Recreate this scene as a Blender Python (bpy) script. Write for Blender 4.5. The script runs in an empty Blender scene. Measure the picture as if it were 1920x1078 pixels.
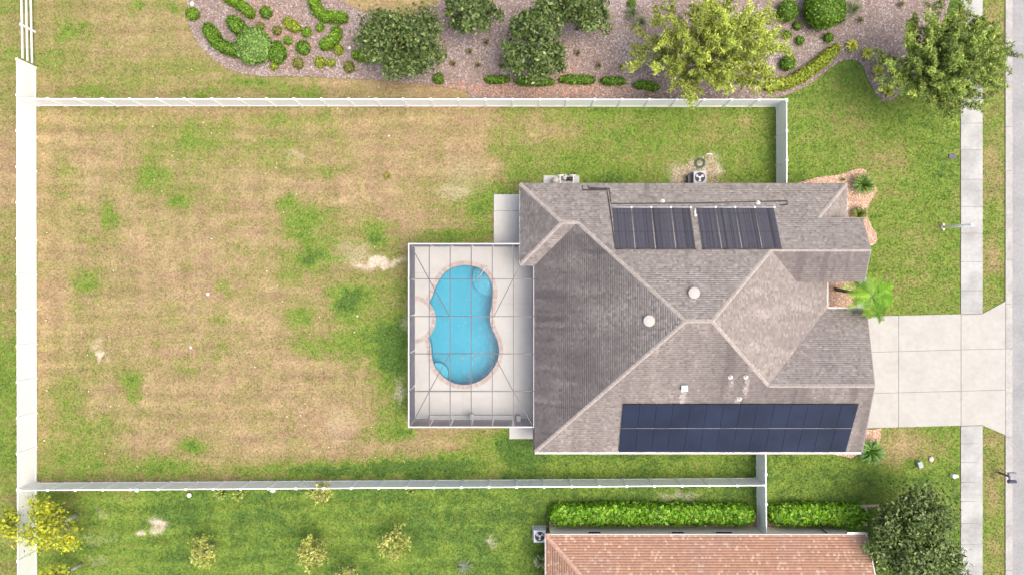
import bpy, math
import numpy as np
from mathutils import Vector
from mathutils.geometry import tessellate_polygon

# ------------------------------------------------------------------ camera, sky, sun, exposure
SC = bpy.context.scene
COL = SC.collection
H, S = 47.4, 27.0                      # drone height (m), photo pixels per metre on the ground

cam_d = bpy.data.cameras.new('camera'); cam = bpy.data.objects.new('camera', cam_d)
COL.objects.link(cam); cam.location = (0, 0, H)
cam_d.lens = 24.0; cam_d.sensor_width = 36.0; cam_d.clip_end = 2000.0
SC.camera = cam

SUN_EL = math.radians(68); SUN_V = Vector((0.92*math.cos(SUN_EL), -0.39*math.cos(SUN_EL), math.sin(SUN_EL))).normalized()
w = bpy.data.worlds.new('World'); SC.world = w; w.use_nodes = True
nt = w.node_tree; bg = nt.nodes['Background']
sky = nt.nodes.new('ShaderNodeTexSky'); sky.sky_type = 'NISHITA'; sky.sun_disc = False
sky.sun_elevation = SUN_EL; sky.sun_rotation = math.atan2(SUN_V.x, SUN_V.y)
sky.air_density = 1.0; sky.dust_density = 7.0; sky.ozone_density = 0.8
nt.links.new(sky.outputs[0], bg.inputs[0]); bg.inputs[1].default_value = 0.15
sd = bpy.data.lights.new('sun', 'SUN'); sd.energy = 0.9; sd.angle = math.radians(40); sd.color = (1.0, 0.95, 0.87)
sun = bpy.data.objects.new('sun', sd); COL.objects.link(sun); sun.location = (20, -20, 60)
sun.rotation_euler = (-SUN_V).to_track_quat('-Z', 'Y').to_euler()
SC.view_settings.view_transform = 'Standard'; SC.view_settings.look = 'None'
SC.view_settings.exposure = 0.92; SC.view_settings.gamma = 1.0; SC.view_settings.use_curve_mapping = False

# ------------------------------------------------------------------ helpers
RNG = np.random.default_rng(7)
def W(px, py, z=0.0):
    """photo pixel seen at height z -> world point"""
    f = (H - z) / H / S
    return np.array(((px - 960) * f, -(py - 539) * f, z))
def G(gx, gy, z=0.0):
    """plan position (pixels at ground scale) -> world point at height z"""
    return np.array(((gx - 960) / S, -(gy - 539) / S, z))
def hash2(ix, iy, seed):
    h = (ix.astype(np.int64) * 374761393 + iy.astype(np.int64) * 668265263 + seed * 1442695041) & 0xffffffff
    h = ((h ^ (h >> 13)) * 1274126177) & 0xffffffff
    return ((h ^ (h >> 16)) & 0xffff) / 65535.0
def vnoise(x, y, seed=0):
    x = np.asarray(x, float); y = np.asarray(y, float)
    ix = np.floor(x); iy = np.floor(y); fx = x - ix; fy = y - iy
    fx = fx*fx*(3-2*fx); fy = fy*fy*(3-2*fy)
    a = hash2(ix, iy, seed); b = hash2(ix+1, iy, seed); c = hash2(ix, iy+1, seed); d = hash2(ix+1, iy+1, seed)
    return (a*(1-fx)+b*fx)*(1-fy) + (c*(1-fx)+d*fx)*fy
def fbm(x, y, seed=0, o=4):
    t = 0; a = .5; n = 0
    for k in range(o):
        t = t + a*vnoise(x*2**k+17.3*k, y*2**k-9.1*k, seed+k); n += a; a *= .55
    return t/n
def inpoly(px, py, poly):
    px = np.asarray(px, float); py = np.asarray(py, float)
    r = np.zeros(px.shape, bool); n = len(poly); j = n-1
    for i in range(n):
        xi, yi = poly[i]; xj, yj = poly[j]
        if yi != yj:
            c = ((yi > py) != (yj > py)) & (px < (xj-xi)*(py-yi)/(yj-yi)+xi)
            r ^= c
        j = i
    return r
def sstep(a, b, x):
    t = np.clip((x-a)/(b-a), 0, 1); return t*t*(3-2*t)
def smooth(pts, n=6, closed=False):
    """Catmull-Rom through 2-D points"""
    P = [np.array(p, float) for p in pts]; out = []; N = len(P)
    rng = range(N if closed else N-1)
    for i in rng:
        if closed: p0, p1, p2, p3 = P[i-1], P[i], P[(i+1) % N], P[(i+2) % N]
        else: p0, p1, p2, p3 = P[max(i-1, 0)], P[i], P[i+1], P[min(i+2, N-1)]
        for k in range(n):
            t = k/n
            out.append(.5*((2*p1)+(-p0+p2)*t+(2*p0-5*p1+4*p2-p3)*t*t+(-p0+3*p1-3*p2+p3)*t**3))
    if not closed: out.append(P[-1])
    return out

# ------------------------------------------------------------------ materials
def nn(nt, t, **k):
    n = nt.nodes.new(t)
    for a, b in k.items(): setattr(n, a, b)
    return n
def mat(name, color=(.5,.5,.5), rough=.7, attr=False, noise=0.0, nscale=8.0, bump=0.0, bscale=40.0, metal=0.0, spec=.5, translucent=0.0, tint2=None, tscale=1.2, coat=0.0):
    m = bpy.data.materials.new(name); m.use_nodes = True; t = m.node_tree; L = t.links
    b = t.nodes['Principled BSDF']; b.inputs['Roughness'].default_value = rough
    b.inputs['Metallic'].default_value = metal; b.inputs['Specular IOR Level'].default_value = spec
    b.inputs['Coat Weight'].default_value = coat
    if attr:
        a = nn(t, 'ShaderNodeAttribute'); a.attribute_name = 'col'; src = a.outputs['Color']
    else:
        r = nn(t, 'ShaderNodeRGB'); r.outputs[0].default_value = (*color, 1); src = r.outputs[0]
    tc = nn(t, 'ShaderNodeTexCoord')
    if tint2 is not None:
        n = nn(t, 'ShaderNodeTexNoise'); n.inputs['Scale'].default_value = tscale; n.inputs['Detail'].default_value = 6
        L.new(tc.outputs['Object'], n.inputs['Vector'])
        rp = nn(t, 'ShaderNodeMapRange'); rp.inputs[1].default_value = .42; rp.inputs[2].default_value = .68
        L.new(n.outputs['Fac'], rp.inputs[0])
        mx = nn(t, 'ShaderNodeMix', data_type='RGBA'); L.new(rp.outputs[0], mx.inputs['Factor'])
        L.new(src, mx.inputs['A']); mx.inputs['B'].default_value = (*tint2, 1); src = mx.outputs['Result']
    if noise:
        n = nn(t, 'ShaderNodeTexNoise'); n.inputs['Scale'].default_value = nscale; n.inputs['Detail'].default_value = 5
        L.new(tc.outputs['Object'], n.inputs['Vector'])
        rp = nn(t, 'ShaderNodeMapRange'); rp.inputs[1].default_value = .3; rp.inputs[2].default_value = .7
        rp.inputs[3].default_value = 1-noise; rp.inputs[4].default_value = 1+noise
        L.new(n.outputs['Fac'], rp.inputs[0])
        mx = nn(t, 'ShaderNodeVectorMath', operation='SCALE'); L.new(src, mx.inputs[0]); L.new(rp.outputs[0], mx.inputs['Scale'])
        src = mx.outputs[0]
    L.new(src, b.inputs['Base Color'])
    if bump:
        n = nn(t, 'ShaderNodeTexNoise'); n.inputs['Scale'].default_value = bscale; n.inputs['Detail'].default_value = 4
        L.new(tc.outputs['Object'], n.inputs['Vector'])
        bp = nn(t, 'ShaderNodeBump'); bp.inputs['Strength'].default_value = bump; bp.inputs['Distance'].default_value = .03
        L.new(n.outputs['Fac'], bp.inputs['Height']); L.new(bp.outputs[0], b.inputs['Normal'])
    if translucent:
        tr = nn(t, 'ShaderNodeBsdfTranslucent'); L.new(src, tr.inputs[0])
        ms = nn(t, 'ShaderNodeMixShader'); ms.inputs[0].default_value = translucent
        L.new(b.outputs[0], ms.inputs[1]); L.new(tr.outputs[0], ms.inputs[2])
        L.new(ms.outputs[0], t.nodes['Material Output'].inputs[0])
    return m
M = {}
M['ground'] = mat('lawn_soil', attr=True, rough=.95, noise=.25, nscale=7, bump=.5, bscale=14, spec=.1)
M['blade'] = mat('grass_blade', attr=True, rough=.7, spec=.2, translucent=.25)
M['leaf'] = mat('leaf', attr=True, rough=.5, spec=.35, translucent=.28)
M['chip'] = mat('mulch_chip', attr=True, rough=.9, spec=.15)
M['pebble'] = mat('pebble', attr=True, rough=.8, spec=.3)
M['mulch'] = mat('mulch', (.215,.168,.148), .95, noise=.3, nscale=6, bump=.8, bscale=30, spec=.1)
M['gravelbed'] = mat('gravel_base', (.38,.25,.17), .95, noise=.25, nscale=14, bump=.8, bscale=40, spec=.1)
M['shingle'] = mat('asphalt_shingle', attr=True, rough=.92, noise=.12, nscale=30, bump=.25, bscale=60, spec=.15)
M['underlay'] = mat('roof_deck', (.24,.21,.20), .95, noise=.2, nscale=4, spec=.1)
M['underlay_red'] = mat('roof_deck_red', (.30,.16,.115), .95, noise=.2, nscale=4, spec=.1)
M['cap'] = mat('ridge_cap_shingle', (.325,.29,.265), .92, noise=.2, nscale=6, bump=.3, spec=.15)
M['cap_red'] = mat('ridge_cap_tile', (.43,.275,.205), .92, noise=.2, nscale=6, bump=.3, spec=.15)
M['vinyl'] = mat('white_vinyl', (.87,.87,.86), .38, noise=.03, nscale=1.5)
M['stucco'] = mat('stucco', (.84,.75,.57), .9, noise=.06, nscale=3, bump=.3, bscale=60)
M['stucco_grey'] = mat('stucco_warm', (.70,.66,.60), .9, noise=.06, nscale=3, bump=.3, bscale=60)
M['trim_dark'] = mat('taupe_trim', (.24,.21,.20), .7, noise=.05)
M['trim'] = mat('painted_trim', (.72,.70,.67), .6, noise=.05)
M['concrete'] = mat('concrete', (.358,.350,.322), .85, noise=.05, nscale=3, bump=.15, bscale=80, tint2=(.330,.322,.296), tscale=.8)
M['sidewalk'] = mat('sidewalk_concrete', (.360,.362,.348), .85, noise=.08, nscale=4, bump=.15, bscale=80, tint2=(.235,.237,.230), tscale=.42)
M['joint'] = mat('joint_dark', (.22,.205,.19), .95)
M['deck'] = mat('deck_coating', (.440,.436,.412), .8, noise=.04, nscale=2, bump=.1, bscale=90, tint2=(.412,.406,.385), tscale=.4)
M['asphalt'] = mat('asphalt', (.262,.264,.264), .9, noise=.1, nscale=5, bump=.3, bscale=70, tint2=(.222,.224,.225), tscale=.6)
M['kerb'] = mat('kerb_concrete', (.35,.34,.32), .9, noise=.1, nscale=5, tint2=(.27,.26,.25), tscale=.8)
M['coping'] = mat('coping_brick', attr=True, rough=.85, noise=.1, nscale=12)
M['plaster'] = mat('pool_plaster', (.055,.33,.43), .8, noise=.06, nscale=1.2)
M['plaster_step'] = mat('pool_step_plaster', (.085,.385,.48), .8, noise=.04, nscale=1.2)
M['frame'] = mat('bronze_grey_aluminium', (.105,.10,.108), .55)
M['frame_white'] = mat('white_aluminium', (.52,.51,.53), .45)
M['bark'] = mat('bark', (.17,.13,.10), .95, noise=.35, nscale=7, bump=.8, bscale=18)
M['bark_pale'] = mat('pale_bark', (.36,.33,.30), .95, noise=.3, nscale=7, bump=.8, bscale=18)
M['pv'] = mat('solar_glass', (.010,.015,.034), .14, noise=.3, nscale=.6, spec=.42)
M['pv_frame'] = mat('black_anodised', (.03,.03,.04), .35, metal=.6)
M['alu'] = mat('aluminium', (.62,.63,.65), .35, metal=.8)
M['heater'] = mat('heater_rubber', attr=True, rough=.45, noise=.12, nscale=5)
M['black'] = mat('black_plastic', (.02,.02,.022), .5)
M['pipe_black'] = mat('black_pipe', (.035,.03,.03), .6)
M['pvc'] = mat('pvc_pipe', (.72,.70,.64), .45)
M['beige'] = mat('beige_plastic', (.45,.42,.36), .55)
M['acgrey'] = mat('grey_painted_steel', (.34,.35,.38), .5, noise=.05)
M['aclight'] = mat('light_grey_steel', (.55,.58,.60), .5, noise=.05)
M['blade_metal'] = mat('fan_blade_metal', (.6,.6,.64), .4)
M['stalk'] = mat('green_stalk', (.22,.33,.08), .6)
M['hose'] = mat('green_hose', (.03,.12,.09), .5)
M['vent'] = mat('vent_metal', (.34,.31,.295), .5, noise=.05)
M['teal'] = mat('pale_teal_metal', (.42,.58,.60), .5)
M['window'] = mat('window_glass', (.03,.035,.04), .08, spec=.8)
M['door'] = mat('door_paint', (.24,.12,.07), .55)
M['garage'] = mat('garage_door_paint', (.68,.66,.62), .55)
M['mail_dark'] = mat('dark_blue_metal', (.045,.045,.085), .45)
M['mail_grey'] = mat('grey_metal', (.26,.26,.28), .5)
M['green_box'] = mat('utility_box_green_grey', (.28,.33,.31), .6)
M['stone'] = mat('pale_stone', (.60,.55,.48), .9, noise=.15, nscale=6, bump=.5)
M['sand'] = mat('sand', (.46,.36,.24), .95, noise=.15, nscale=6)
def screen_mat(name, col, opac):
    m = bpy.data.materials.new(name); m.use_nodes = True; t = m.node_tree
    b = t.nodes['Principled BSDF']; b.inputs['Base Color'].default_value = (*col, 1); b.inputs['Roughness'].default_value = .7
    tr = nn(t, 'ShaderNodeBsdfTransparent'); ms = nn(t, 'ShaderNodeMixShader'); ms.inputs[0].default_value = opac
    t.links.new(tr.outputs[0], ms.inputs[1]); t.links.new(b.outputs[0], ms.inputs[2])
    t.links.new(ms.outputs[0], t.nodes['Material Output'].inputs[0]); return m
M['screen'] = screen_mat('insect_mesh', (.30,.30,.31), .07)
M['screen_wall'] = screen_mat('privacy_mesh', (.105,.105,.15), .86)
def water_mat():
    m = bpy.data.materials.new('pool_water'); m.use_nodes = True; t = m.node_tree; L = t.links
    t.nodes.remove(t.nodes['Principled BSDF'])
    tr = nn(t, 'ShaderNodeBsdfTransparent'); tr.inputs[0].default_value = (.72, .93, .97, 1)
    gl = nn(t, 'ShaderNodeBsdfGlossy'); gl.inputs['Roughness'].default_value = .03
    fr = nn(t, 'ShaderNodeFresnel'); fr.inputs[0].default_value = 1.33
    tc = nn(t, 'ShaderNodeTexCoord'); n = nn(t, 'ShaderNodeTexNoise'); n.inputs['Scale'].default_value = 3.5
    bp = nn(t, 'ShaderNodeBump'); bp.inputs['Strength'].default_value = .35; bp.inputs['Distance'].default_value = .06
    L.new(tc.outputs['Object'], n.inputs['Vector']); L.new(n.outputs['Fac'], bp.inputs['Height'])
    L.new(bp.outputs[0], gl.inputs['Normal']); L.new(bp.outputs[0], fr.inputs['Normal'])
    ms = nn(t, 'ShaderNodeMixShader'); L.new(fr.outputs[0], ms.inputs[0]); L.new(tr.outputs[0], ms.inputs[1]); L.new(gl.outputs[0], ms.inputs[2])
    L.new(ms.outputs[0], t.nodes['Material Output'].inputs[0]); return m
M['water'] = water_mat()

# ------------------------------------------------------------------ mesh building
def mesh_np(name, V, F, C=None, m=None, smooth_=False):
    V = np.ascontiguousarray(V, np.float32); F = np.ascontiguousarray(F, np.int32); k = F.shape[1]
    me = bpy.data.meshes.new(name)
    me.vertices.add(len(V)); me.vertices.foreach_set('co', V.ravel())
    me.loops.add(F.size); me.loops.foreach_set('vertex_index', F.ravel())
    me.polygons.add(len(F)); me.polygons.foreach_set('loop_start', np.arange(0, F.size, k, dtype=np.int32))
    if smooth_: me.polygons.foreach_set('use_smooth', np.ones(len(F), bool))
    me.update(calc_edges=True); me.validate()
    if C is not None:
        a = me.color_attributes.new('col', 'FLOAT_COLOR', 'POINT')
        c4 = np.ones((len(V), 4), np.float32); c4[:, :3] = C; a.data.foreach_set('color', c4.ravel())
    if m: me.materials.append(m)
    return me
class MB:
    def __init__(s): s.v = []; s.f = []; s.c = []
    def add(s, V, F, c=None):
        b = len(s.v); s.v += [tuple(map(float, p)) for p in V]; s.f += [tuple(b+i for i in f) for f in F]
        if c is not None: s.c += [tuple(c)]*len(V)
        return s
    def box(s, lo, hi, c=None):
        x0, y0, z0 = lo; x1, y1, z1 = hi
        V = [(x0,y0,z0),(x1,y0,z0),(x1,y1,z0),(x0,y1,z0),(x0,y0,z1),(x1,y0,z1),(x1,y1,z1),(x0,y1,z1)]
        return s.add(V, [(0,3,2,1),(4,5,6,7),(0,1,5,4),(1,2,6,5),(2,3,7,6),(3,0,4,7)], c)
    def bar(s, a, b, w, h, up=(0,0,1), c=None):
        a = Vector(a); b = Vector(b); d = (b-a).normalized(); up = Vector(up)
        r = d.cross(up)
        if r.length < 1e-4: r = d.cross(Vector((1,0,0)))
        r.normalize(); u = r.cross(d).normalized(); r *= w/2; u *= h/2
        V = [a-r-u, a+r-u, a+r+u, a-r+u, b-r-u, b+r-u, b+r+u, b-r+u]
        return s.add(V, [(0,1,2,3),(4,7,6,5),(0,4,5,1),(1,5,6,2),(2,6,7,3),(3,7,4,0)], c)
    def tube(s, pts, rad, seg=8, c=None, cap=True):
        P = [Vector(p) for p in pts]; n = len(P)
        if not hasattr(rad, '__len__'): rad = [rad]*n
        b = len(s.v); prev = None
        for i in range(n):
            d = (P[min(i+1, n-1)]-P[max(i-1, 0)]).normalized()
            if prev is None:
                r = d.cross(Vector((0,0,1)))
                if r.length < .05: r = d.cross(Vector((1,0,0)))
            else: r = prev - d*prev.dot(d)
            r.normalize(); prev = r; u = d.cross(r)
            for k in range(seg):
                a = 2*math.pi*k/seg; s.v.append(tuple(P[i]+(r*math.cos(a)+u*math.sin(a))*rad[i]))
                if c is not None: s.c.append(tuple(c))
        for i in range(n-1):
            for k in range(seg):
                s.f.append((b+i*seg+k, b+i*seg+(k+1) % seg, b+(i+1)*seg+(k+1) % seg, b+(i+1)*seg+k))
        if cap:
            s.f.append(tuple(b+k for k in range(seg))[::-1]); s.f.append(tuple(b+(n-1)*seg+k for k in range(seg)))
        return s
    def prism(s, poly, z0, z1, c=None):
        n = len(poly); b = len(s.v)
        s.v += [(p[0], p[1], z0) for p in poly]+[(p[0], p[1], z1) for p in poly]
        if c is not None: s.c += [tuple(c)]*(2*n)
        tris = tessellate_polygon([[Vector((p[0], p[1], 0)) for p in poly]])
        ar = sum(poly[i][0]*poly[(i+1) % n][1]-poly[(i+1) % n][0]*poly[i][1] for i in range(n))
        for t in tris:
            a_, b_, c_ = [poly[k] for k in t]
            cr = (b_[0]-a_[0])*(c_[1]-a_[1])-(b_[1]-a_[1])*(c_[0]-a_[0])
            t = t if cr > 0 else t[::-1]
            s.f.append(tuple(b+n+k for k in t)); s.f.append(tuple(b+k for k in t)[::-1])
        for i in range(n):
            j = (i+1) % n; q = (b+i, b+j, b+n+j, b+n+i); s.f.append(q if ar > 0 else q[::-1])
        return s
    def lathe(s, prof, center, seg=16, c=None):
        b = len(s.v); cx, cy = center
        for r, z in prof:
            for k in range(seg):
                a = 2*math.pi*k/seg; s.v.append((cx+r*math.cos(a), cy+r*math.sin(a), z))
                if c is not None: s.c.append(tuple(c))
        for i in range(len(prof)-1):
            for k in range(seg):
                s.f.append((b+i*seg+k, b+i*seg+(k+1) % seg, b+(i+1)*seg+(k+1) % seg, b+(i+1)*seg+k))
        s.f.append(tuple(b+k for k in range(seg))[::-1]); s.f.append(tuple(b+(len(prof)-1)*seg+k for k in range(seg)))
        return s
    def mesh(s, name, m, smooth_=False):
        me = bpy.data.meshes.new(name); me.from_pydata(s.v, [], s.f); me.materials.append(m)
        if s.c and len(s.c) == len(s.v):
            a = me.color_attributes.new('col', 'FLOAT_COLOR', 'POINT')
            a.data.foreach_set('color', np.array([(*c, 1.) for c in s.c], np.float32).ravel())
        if smooth_: me.polygons.foreach_set('use_smooth', [True]*len(me.polygons))
        me.update(); return me
def tag(o, label=None, cat=None, group=None, kind=None):
    if label: o['label'] = label
    if cat: o['category'] = cat
    if group: o['group'] = group
    if kind: o['kind'] = kind
    return o
def ob(name, me, parent=None, loc=(0,0,0), rot=None, **k):
    o = bpy.data.objects.new(name, me); COL.objects.link(o)
    o.location = loc
    if parent is not None:
        o.parent = parent
    if rot is not None: o.rotation_euler = rot
    return tag(o, **k)
def thing(name, loc, label, cat, group=None):
    o = bpy.data.objects.new(name, None); COL.objects.link(o); o.location = loc; o.empty_display_size = .3
    return tag(o, label, cat, group)
def part(name, me, root, world=(0,0,0), rot=None, **k):
    """mesh in world coordinates (or at 'world') made a child of root (root unrotated)"""
    p = root; off = Vector(root.location)
    while p.parent is not None: p = p.parent; off += Vector(p.location)
    return ob(name, me, root, Vector(world)-off, rot, **k)

# ------------------------------------------------------------------ setting: outlines in photo pixels (ground level)
DECK = [(772,460),(1012,460),(1012,790),(772,790)]
BED_TOP = [tuple(p) for p in smooth([(350,-70),(352,0),(353,40),(368,76),(395,106),(430,131),(480,143),(560,144),(650,148),(720,152),(800,160),(870,170),(905,190),(1100,192),(1300,192),(1440,186),(1482,176),(1522,156),(1560,126),(1590,112),(1614,121),(1630,155),(1646,182),(1668,190),(1700,160),(1740,90),(1775,20),(1795,-70)], 5)] + [(840,-70),(832,0),(790,24),(740,32),(690,28),(660,14),(636,-2),(600,-70)]
BED_NE = [tuple(p) for p in smooth([(1480,352),(1500,342),(1540,332),(1575,328),(1605,317),(1622,319),(1630,333),(1643,352),(1640,366),(1628,385),(1626,402),(1634,425),(1643,440),(1641,456),(1628,460),(1560,462)], 4)] + [(1530,430),(1530,352)]
BED_SE = [(1540,812),(1650,803),(1651,818),(1646,832),(1630,840),(1596,858),(1545,848)]
BED_COURT = [(1545,520),(1604,520),(1604,584),(1545,584)]
DRIVE = [(1560,594),(1645,593),(1801,590),(1841,588),(1884,565),(1884,815),(1841,796),(1801,798),(1560,804)]
WALK_ENTRY = [(1606,520),(1625,520),(1625,594),(1606,594)]
PAD_NW = [(926,365),(990,365),(990,456),(926,456)]
PAD_SW = [(955,791),(1012,791),(1012,822),(955,822)]
HOUSE = [(985,367),(1540,367),(1540,431),(1551,431),(1551,517),(1504,517),(1504,588),(1556,588),(1556,818),(1011,818),(1011,488),(985,488)]
NEIGH = [(1030,986),(1575,986),(1575,1340),(1030,1340)]
BED_HEDGE = [(1440,947.5),(1648,945),(1648,949),(1626,950),(1626,985),(1440,985)]
BED_NEIGH = [(1030,962),(1440,962),(1440,990),(1030,990)]
BARE_ROUND = [(1262,320),(1300,300),(1330,288),(1345,310),(1348,345),(1262,350)]

# lawn colour: (px, py, rx, ry, amount) soft patches
GREEN = [(690,610,85,60,.32),(735,700,45,95,.4),(640,470,75,60,.3),(850,330,80,60,.22),(570,450,60,80,.25),(300,320,90,60,.22),(170,500,60,120,.2),(150,850,80,60,.25),(420,260,160,50,.16),(880,400,60,50,.3),(203,405,20,26,.8),(335,377,22,16,.9),(290,345,40,26,.5),(275,310,18,30,.45),(150,525,26,22,.5),(140,570,18,14,.5),(243,712,24,20,.8),(250,740,14,16,.5),
 (357,835,24,15,.95),(540,383,20,18,.8),(590,400,45,26,.5),(560,430,34,20,.7),(590,480,34,24,.6),(575,490,16,14,.5),(565,590,26,28,.85),(645,567,34,32,1.0),(690,555,36,26,.6),
 (560,640,34,22,.6),(620,650,50,18,.75),(700,640,60,36,.6),(740,650,30,60,.75),(725,690,24,40,.6),(757,600,14,60,.45),(756,720,14,60,.6),(735,790,30,40,.7),(700,445,40,34,.45),(705,440,20,20,.5),(770,520,60,40,.45),(540,520,26,24,.6),
 (850,443,72,12,1.0),(905,400,30,44,.7),(950,360,30,20,.8),(330,600,30,30,.3),(425,545,18,14,.6),(412,598,16,14,.6),(460,560,30,20,.3),(350,690,40,14,.3),(410,660,26,16,.3),(180,680,60,40,.25),(130,740,40,40,.35),
 (170,800,70,40,.3),(300,870,60,20,.7),(180,860,60,40,.35),(610,320,24,14,.6),(650,305,30,20,.25),(630,255,26,20,.4),(575,225,60,16,.4),(500,220,40,20,.45),(360,255,40,26,.4),(190,225,50,20,.4),(120,330,16,60,.3),
 (415,270,70,40,.2),(520,290,60,60,.2),(600,880,120,16,.9),(790,875,70,22,.8),(850,870,60,26,.9),(900,840,50,30,.5),(720,870,30,22,.7),(760,810,20,16,.6),(700,820,30,10,.5),(980,850,40,50,.8),
 (120,50,26,24,.35),(135,60,30,16,.4),(260,10,16,12,.5),(320,18,10,12,.5),(100,120,40,40,.3),(175,175,60,10,.5),(380,175,50,10,.6),(575,175,26,9,.6),(500,165,60,14,.4),(250,150,80,30,.2),(460,155,40,14,.4)]
DRY = [(990,230,60,40,.5),(1060,260,60,30,.35),(1180,225,120,12,.2),(1310,260,50,20,.2),(1400,235,30,12,.25),(1560,250,60,50,.3),(1680,290,40,30,.35),(1650,330,40,40,.2),(1700,420,60,50,.2),(1690,520,50,40,.4),(1600,230,40,30,.25),
 (1690,830,60,30,.75),(1670,860,30,26,.6),(1740,845,40,30,.5),(1735,935,34,22,.6),(1560,870,60,20,.1),(860,300,60,40,.3),(1860,60,20,60,.5),(1860,300,20,60,.4),(1860,480,18,60,.35),(1862,830,18,18,.5),(1862,920,18,40,.45),(1862,1040,18,40,.35),(1850,640,10,40,.2)]
BARE = [(715,493,46,9,1.0),(660,475,34,22,.3),(690,500,30,8,.7),(850,360,30,14,.35),(870,330,40,40,.15),(560,290,14,8,.4),(188,668,7,13,1.6),(180,645,12,10,.4),(298,985,17,14,1.3),(264,1001,10,7,1.3),(195,960,14,10,.2),(190,1010,30,10,.2),(185,1052,20,10,.2),(920,1018,9,14,.7),(640,800,30,30,.2),(1025,905,26,10,.3),(1270,930,40,10,.4),(1320,320,30,26,1.1),(1280,325,24,20,1.0),(745,735,9,26,.6),(770,600,14,30,.3)]
def region_green(x, y):
    g = np.full(x.shape, .16)
    g += .18*sstep(500, 300, x)*sstep(500, 200, y)*0
    yard_w = sstep(900, 960, x + 60*(vnoise(x/40, y/40, 3)-.5))
    g = np.where(y < 345, g*(1-yard_w)+.84*yard_w, g)
    bl = sstep(890, 990, x+50*(vnoise(x/25, y/25, 4)-.5))*(y > 800); g = g*(1-bl)+1.05*bl
    g += .35*sstep(845, 885, y+14*(vnoise(x/30, y/30, 5)-.5))*(y < 900)*(x < 960)
    g += .18*sstep(600, 900, y)*sstep(220, 80, x)
    low = y > 900+5*(1418-x)/1350
    g = np.where(low, 1.12, g)
    g = np.where(low, g-.2*sstep(330, 200, x+80*(vnoise(x/40, y/40, 6)-.5)), g)
    up = y < 199
    g = np.where(up, .34-.24*sstep(560, 640, x), g)
    g = np.where(up & (x > 1430), 1.0, g)
    fr = (x > 1462) & (y > 120)
    g = np.where(fr, .92, g)
    g = np.where((x > 1425) & (y > 840), 1.08, g)
    g = np.where(x > 1842, .74, g)
    lf = x < 66
    g = np.where(lf, .50+.35*sstep(560, 700, y)-.45*np.exp(-((y-320)/90)**2)-.2*sstep(880, 960, y), g)
    return g
def lawn(x, y):
    """photo px -> (rgb, green amount)"""
    n1 = fbm(x/60, y/60, 11, 4)-.5; n2 = fbm(x/14, y/14, 23, 3)-.5; n3 = fbm(x/90, y/11, 31, 3)-.5
    wx = x+9*(vnoise(x/12, y/12, 41)-.5)*2; wy = y+9*(vnoise(x/12, y/12, 43)-.5)*2
    g = region_green(x, y)
    for (a, b, rx, ry, am) in GREEN: g = g+.85*am*np.exp(-(((wx-a)/rx)**2+((wy-b)/ry)**2)**1.15)
    for (a, b, rx, ry, am) in DRY: g = g-.85*am*np.exp(-(((wx-a)/rx)**2+((wy-b)/ry)**2))
    g = g+.50*n1+.50*n2+.40*n3+.36*(fbm(x/4.5, y/4.5, 63, 2)-.5)
    gc = np.clip(g, 0, 1.25)
    bare = np.zeros(x.shape)
    for (a, b, rx, ry, am) in BARE: bare = bare+am*np.exp(-(((wx-a)/rx)**2+((wy-b)/ry)**2)**2)
    bare = np.clip(bare*(.1+1.2*(n2+.5)), 0, .8)
    dry = np.array((.298,.228,.122)); dry2 = np.array((.258,.182,.108)); ol = np.array((.205,.195,.068)); gr = np.array((.142,.212,.036)); dk = np.array((.076,.140,.028))
    speck = (.84+.32*fbm(x/5, y/5, 71, 2))[..., None]; d = dry+(dry2-dry)*np.clip(.5+1.6*(fbm(x/35, y/18, 57, 3)-.5)*1.6, 0, 1)[..., None]
    t1 = np.clip(gc/.5, 0, 1)[..., None]; t2 = np.clip((gc-.45)/.45, 0, 1)[..., None]; t3 = np.clip((gc-.95)/.3, 0, 1)[..., None]
    mow = (1+.08*(vnoise(x/160, y/60, 85))*np.sin(y/19*np.pi+4*vnoise(x/200, y/90, 81))+.05*vnoise(x/60, y/160, 86)*np.sin(x/23*np.pi+4*vnoise(x/90, y/200, 83))+.22*(fbm(x/120, y/7, 88, 3)-.5)+.12*(fbm(x/8, y/120, 89, 3)-.5))[..., None]; c = d*speck*mow*(1-t1)+ol*mow*t1; c = c*(1-t2)+gr*t2; c = c*(1-t3)+dk*t3
    lowm = ((y > 905) | ((y > 840) & (x > 960)))
    st = .5+.5*np.sin((y+.04*x)/5.2*1.0+3*vnoise(x/60, y/60, 77))
    lw = (lowm*sstep(1030, 930, x)*sstep(900, 915, y))[..., None]; c = c*(1-lw)+lw*c*(.86+.28*(st*.6+.4*vnoise(x/50, y/8, 78)))[..., None]
    sand = np.array((.50,.42,.34))
    c = c*(1-bare[..., None])+sand*bare[..., None]
    return c, np.clip(g, 0, 1), bare
def px_of(X, Y): return X*S+960, 539-Y*S

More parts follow.
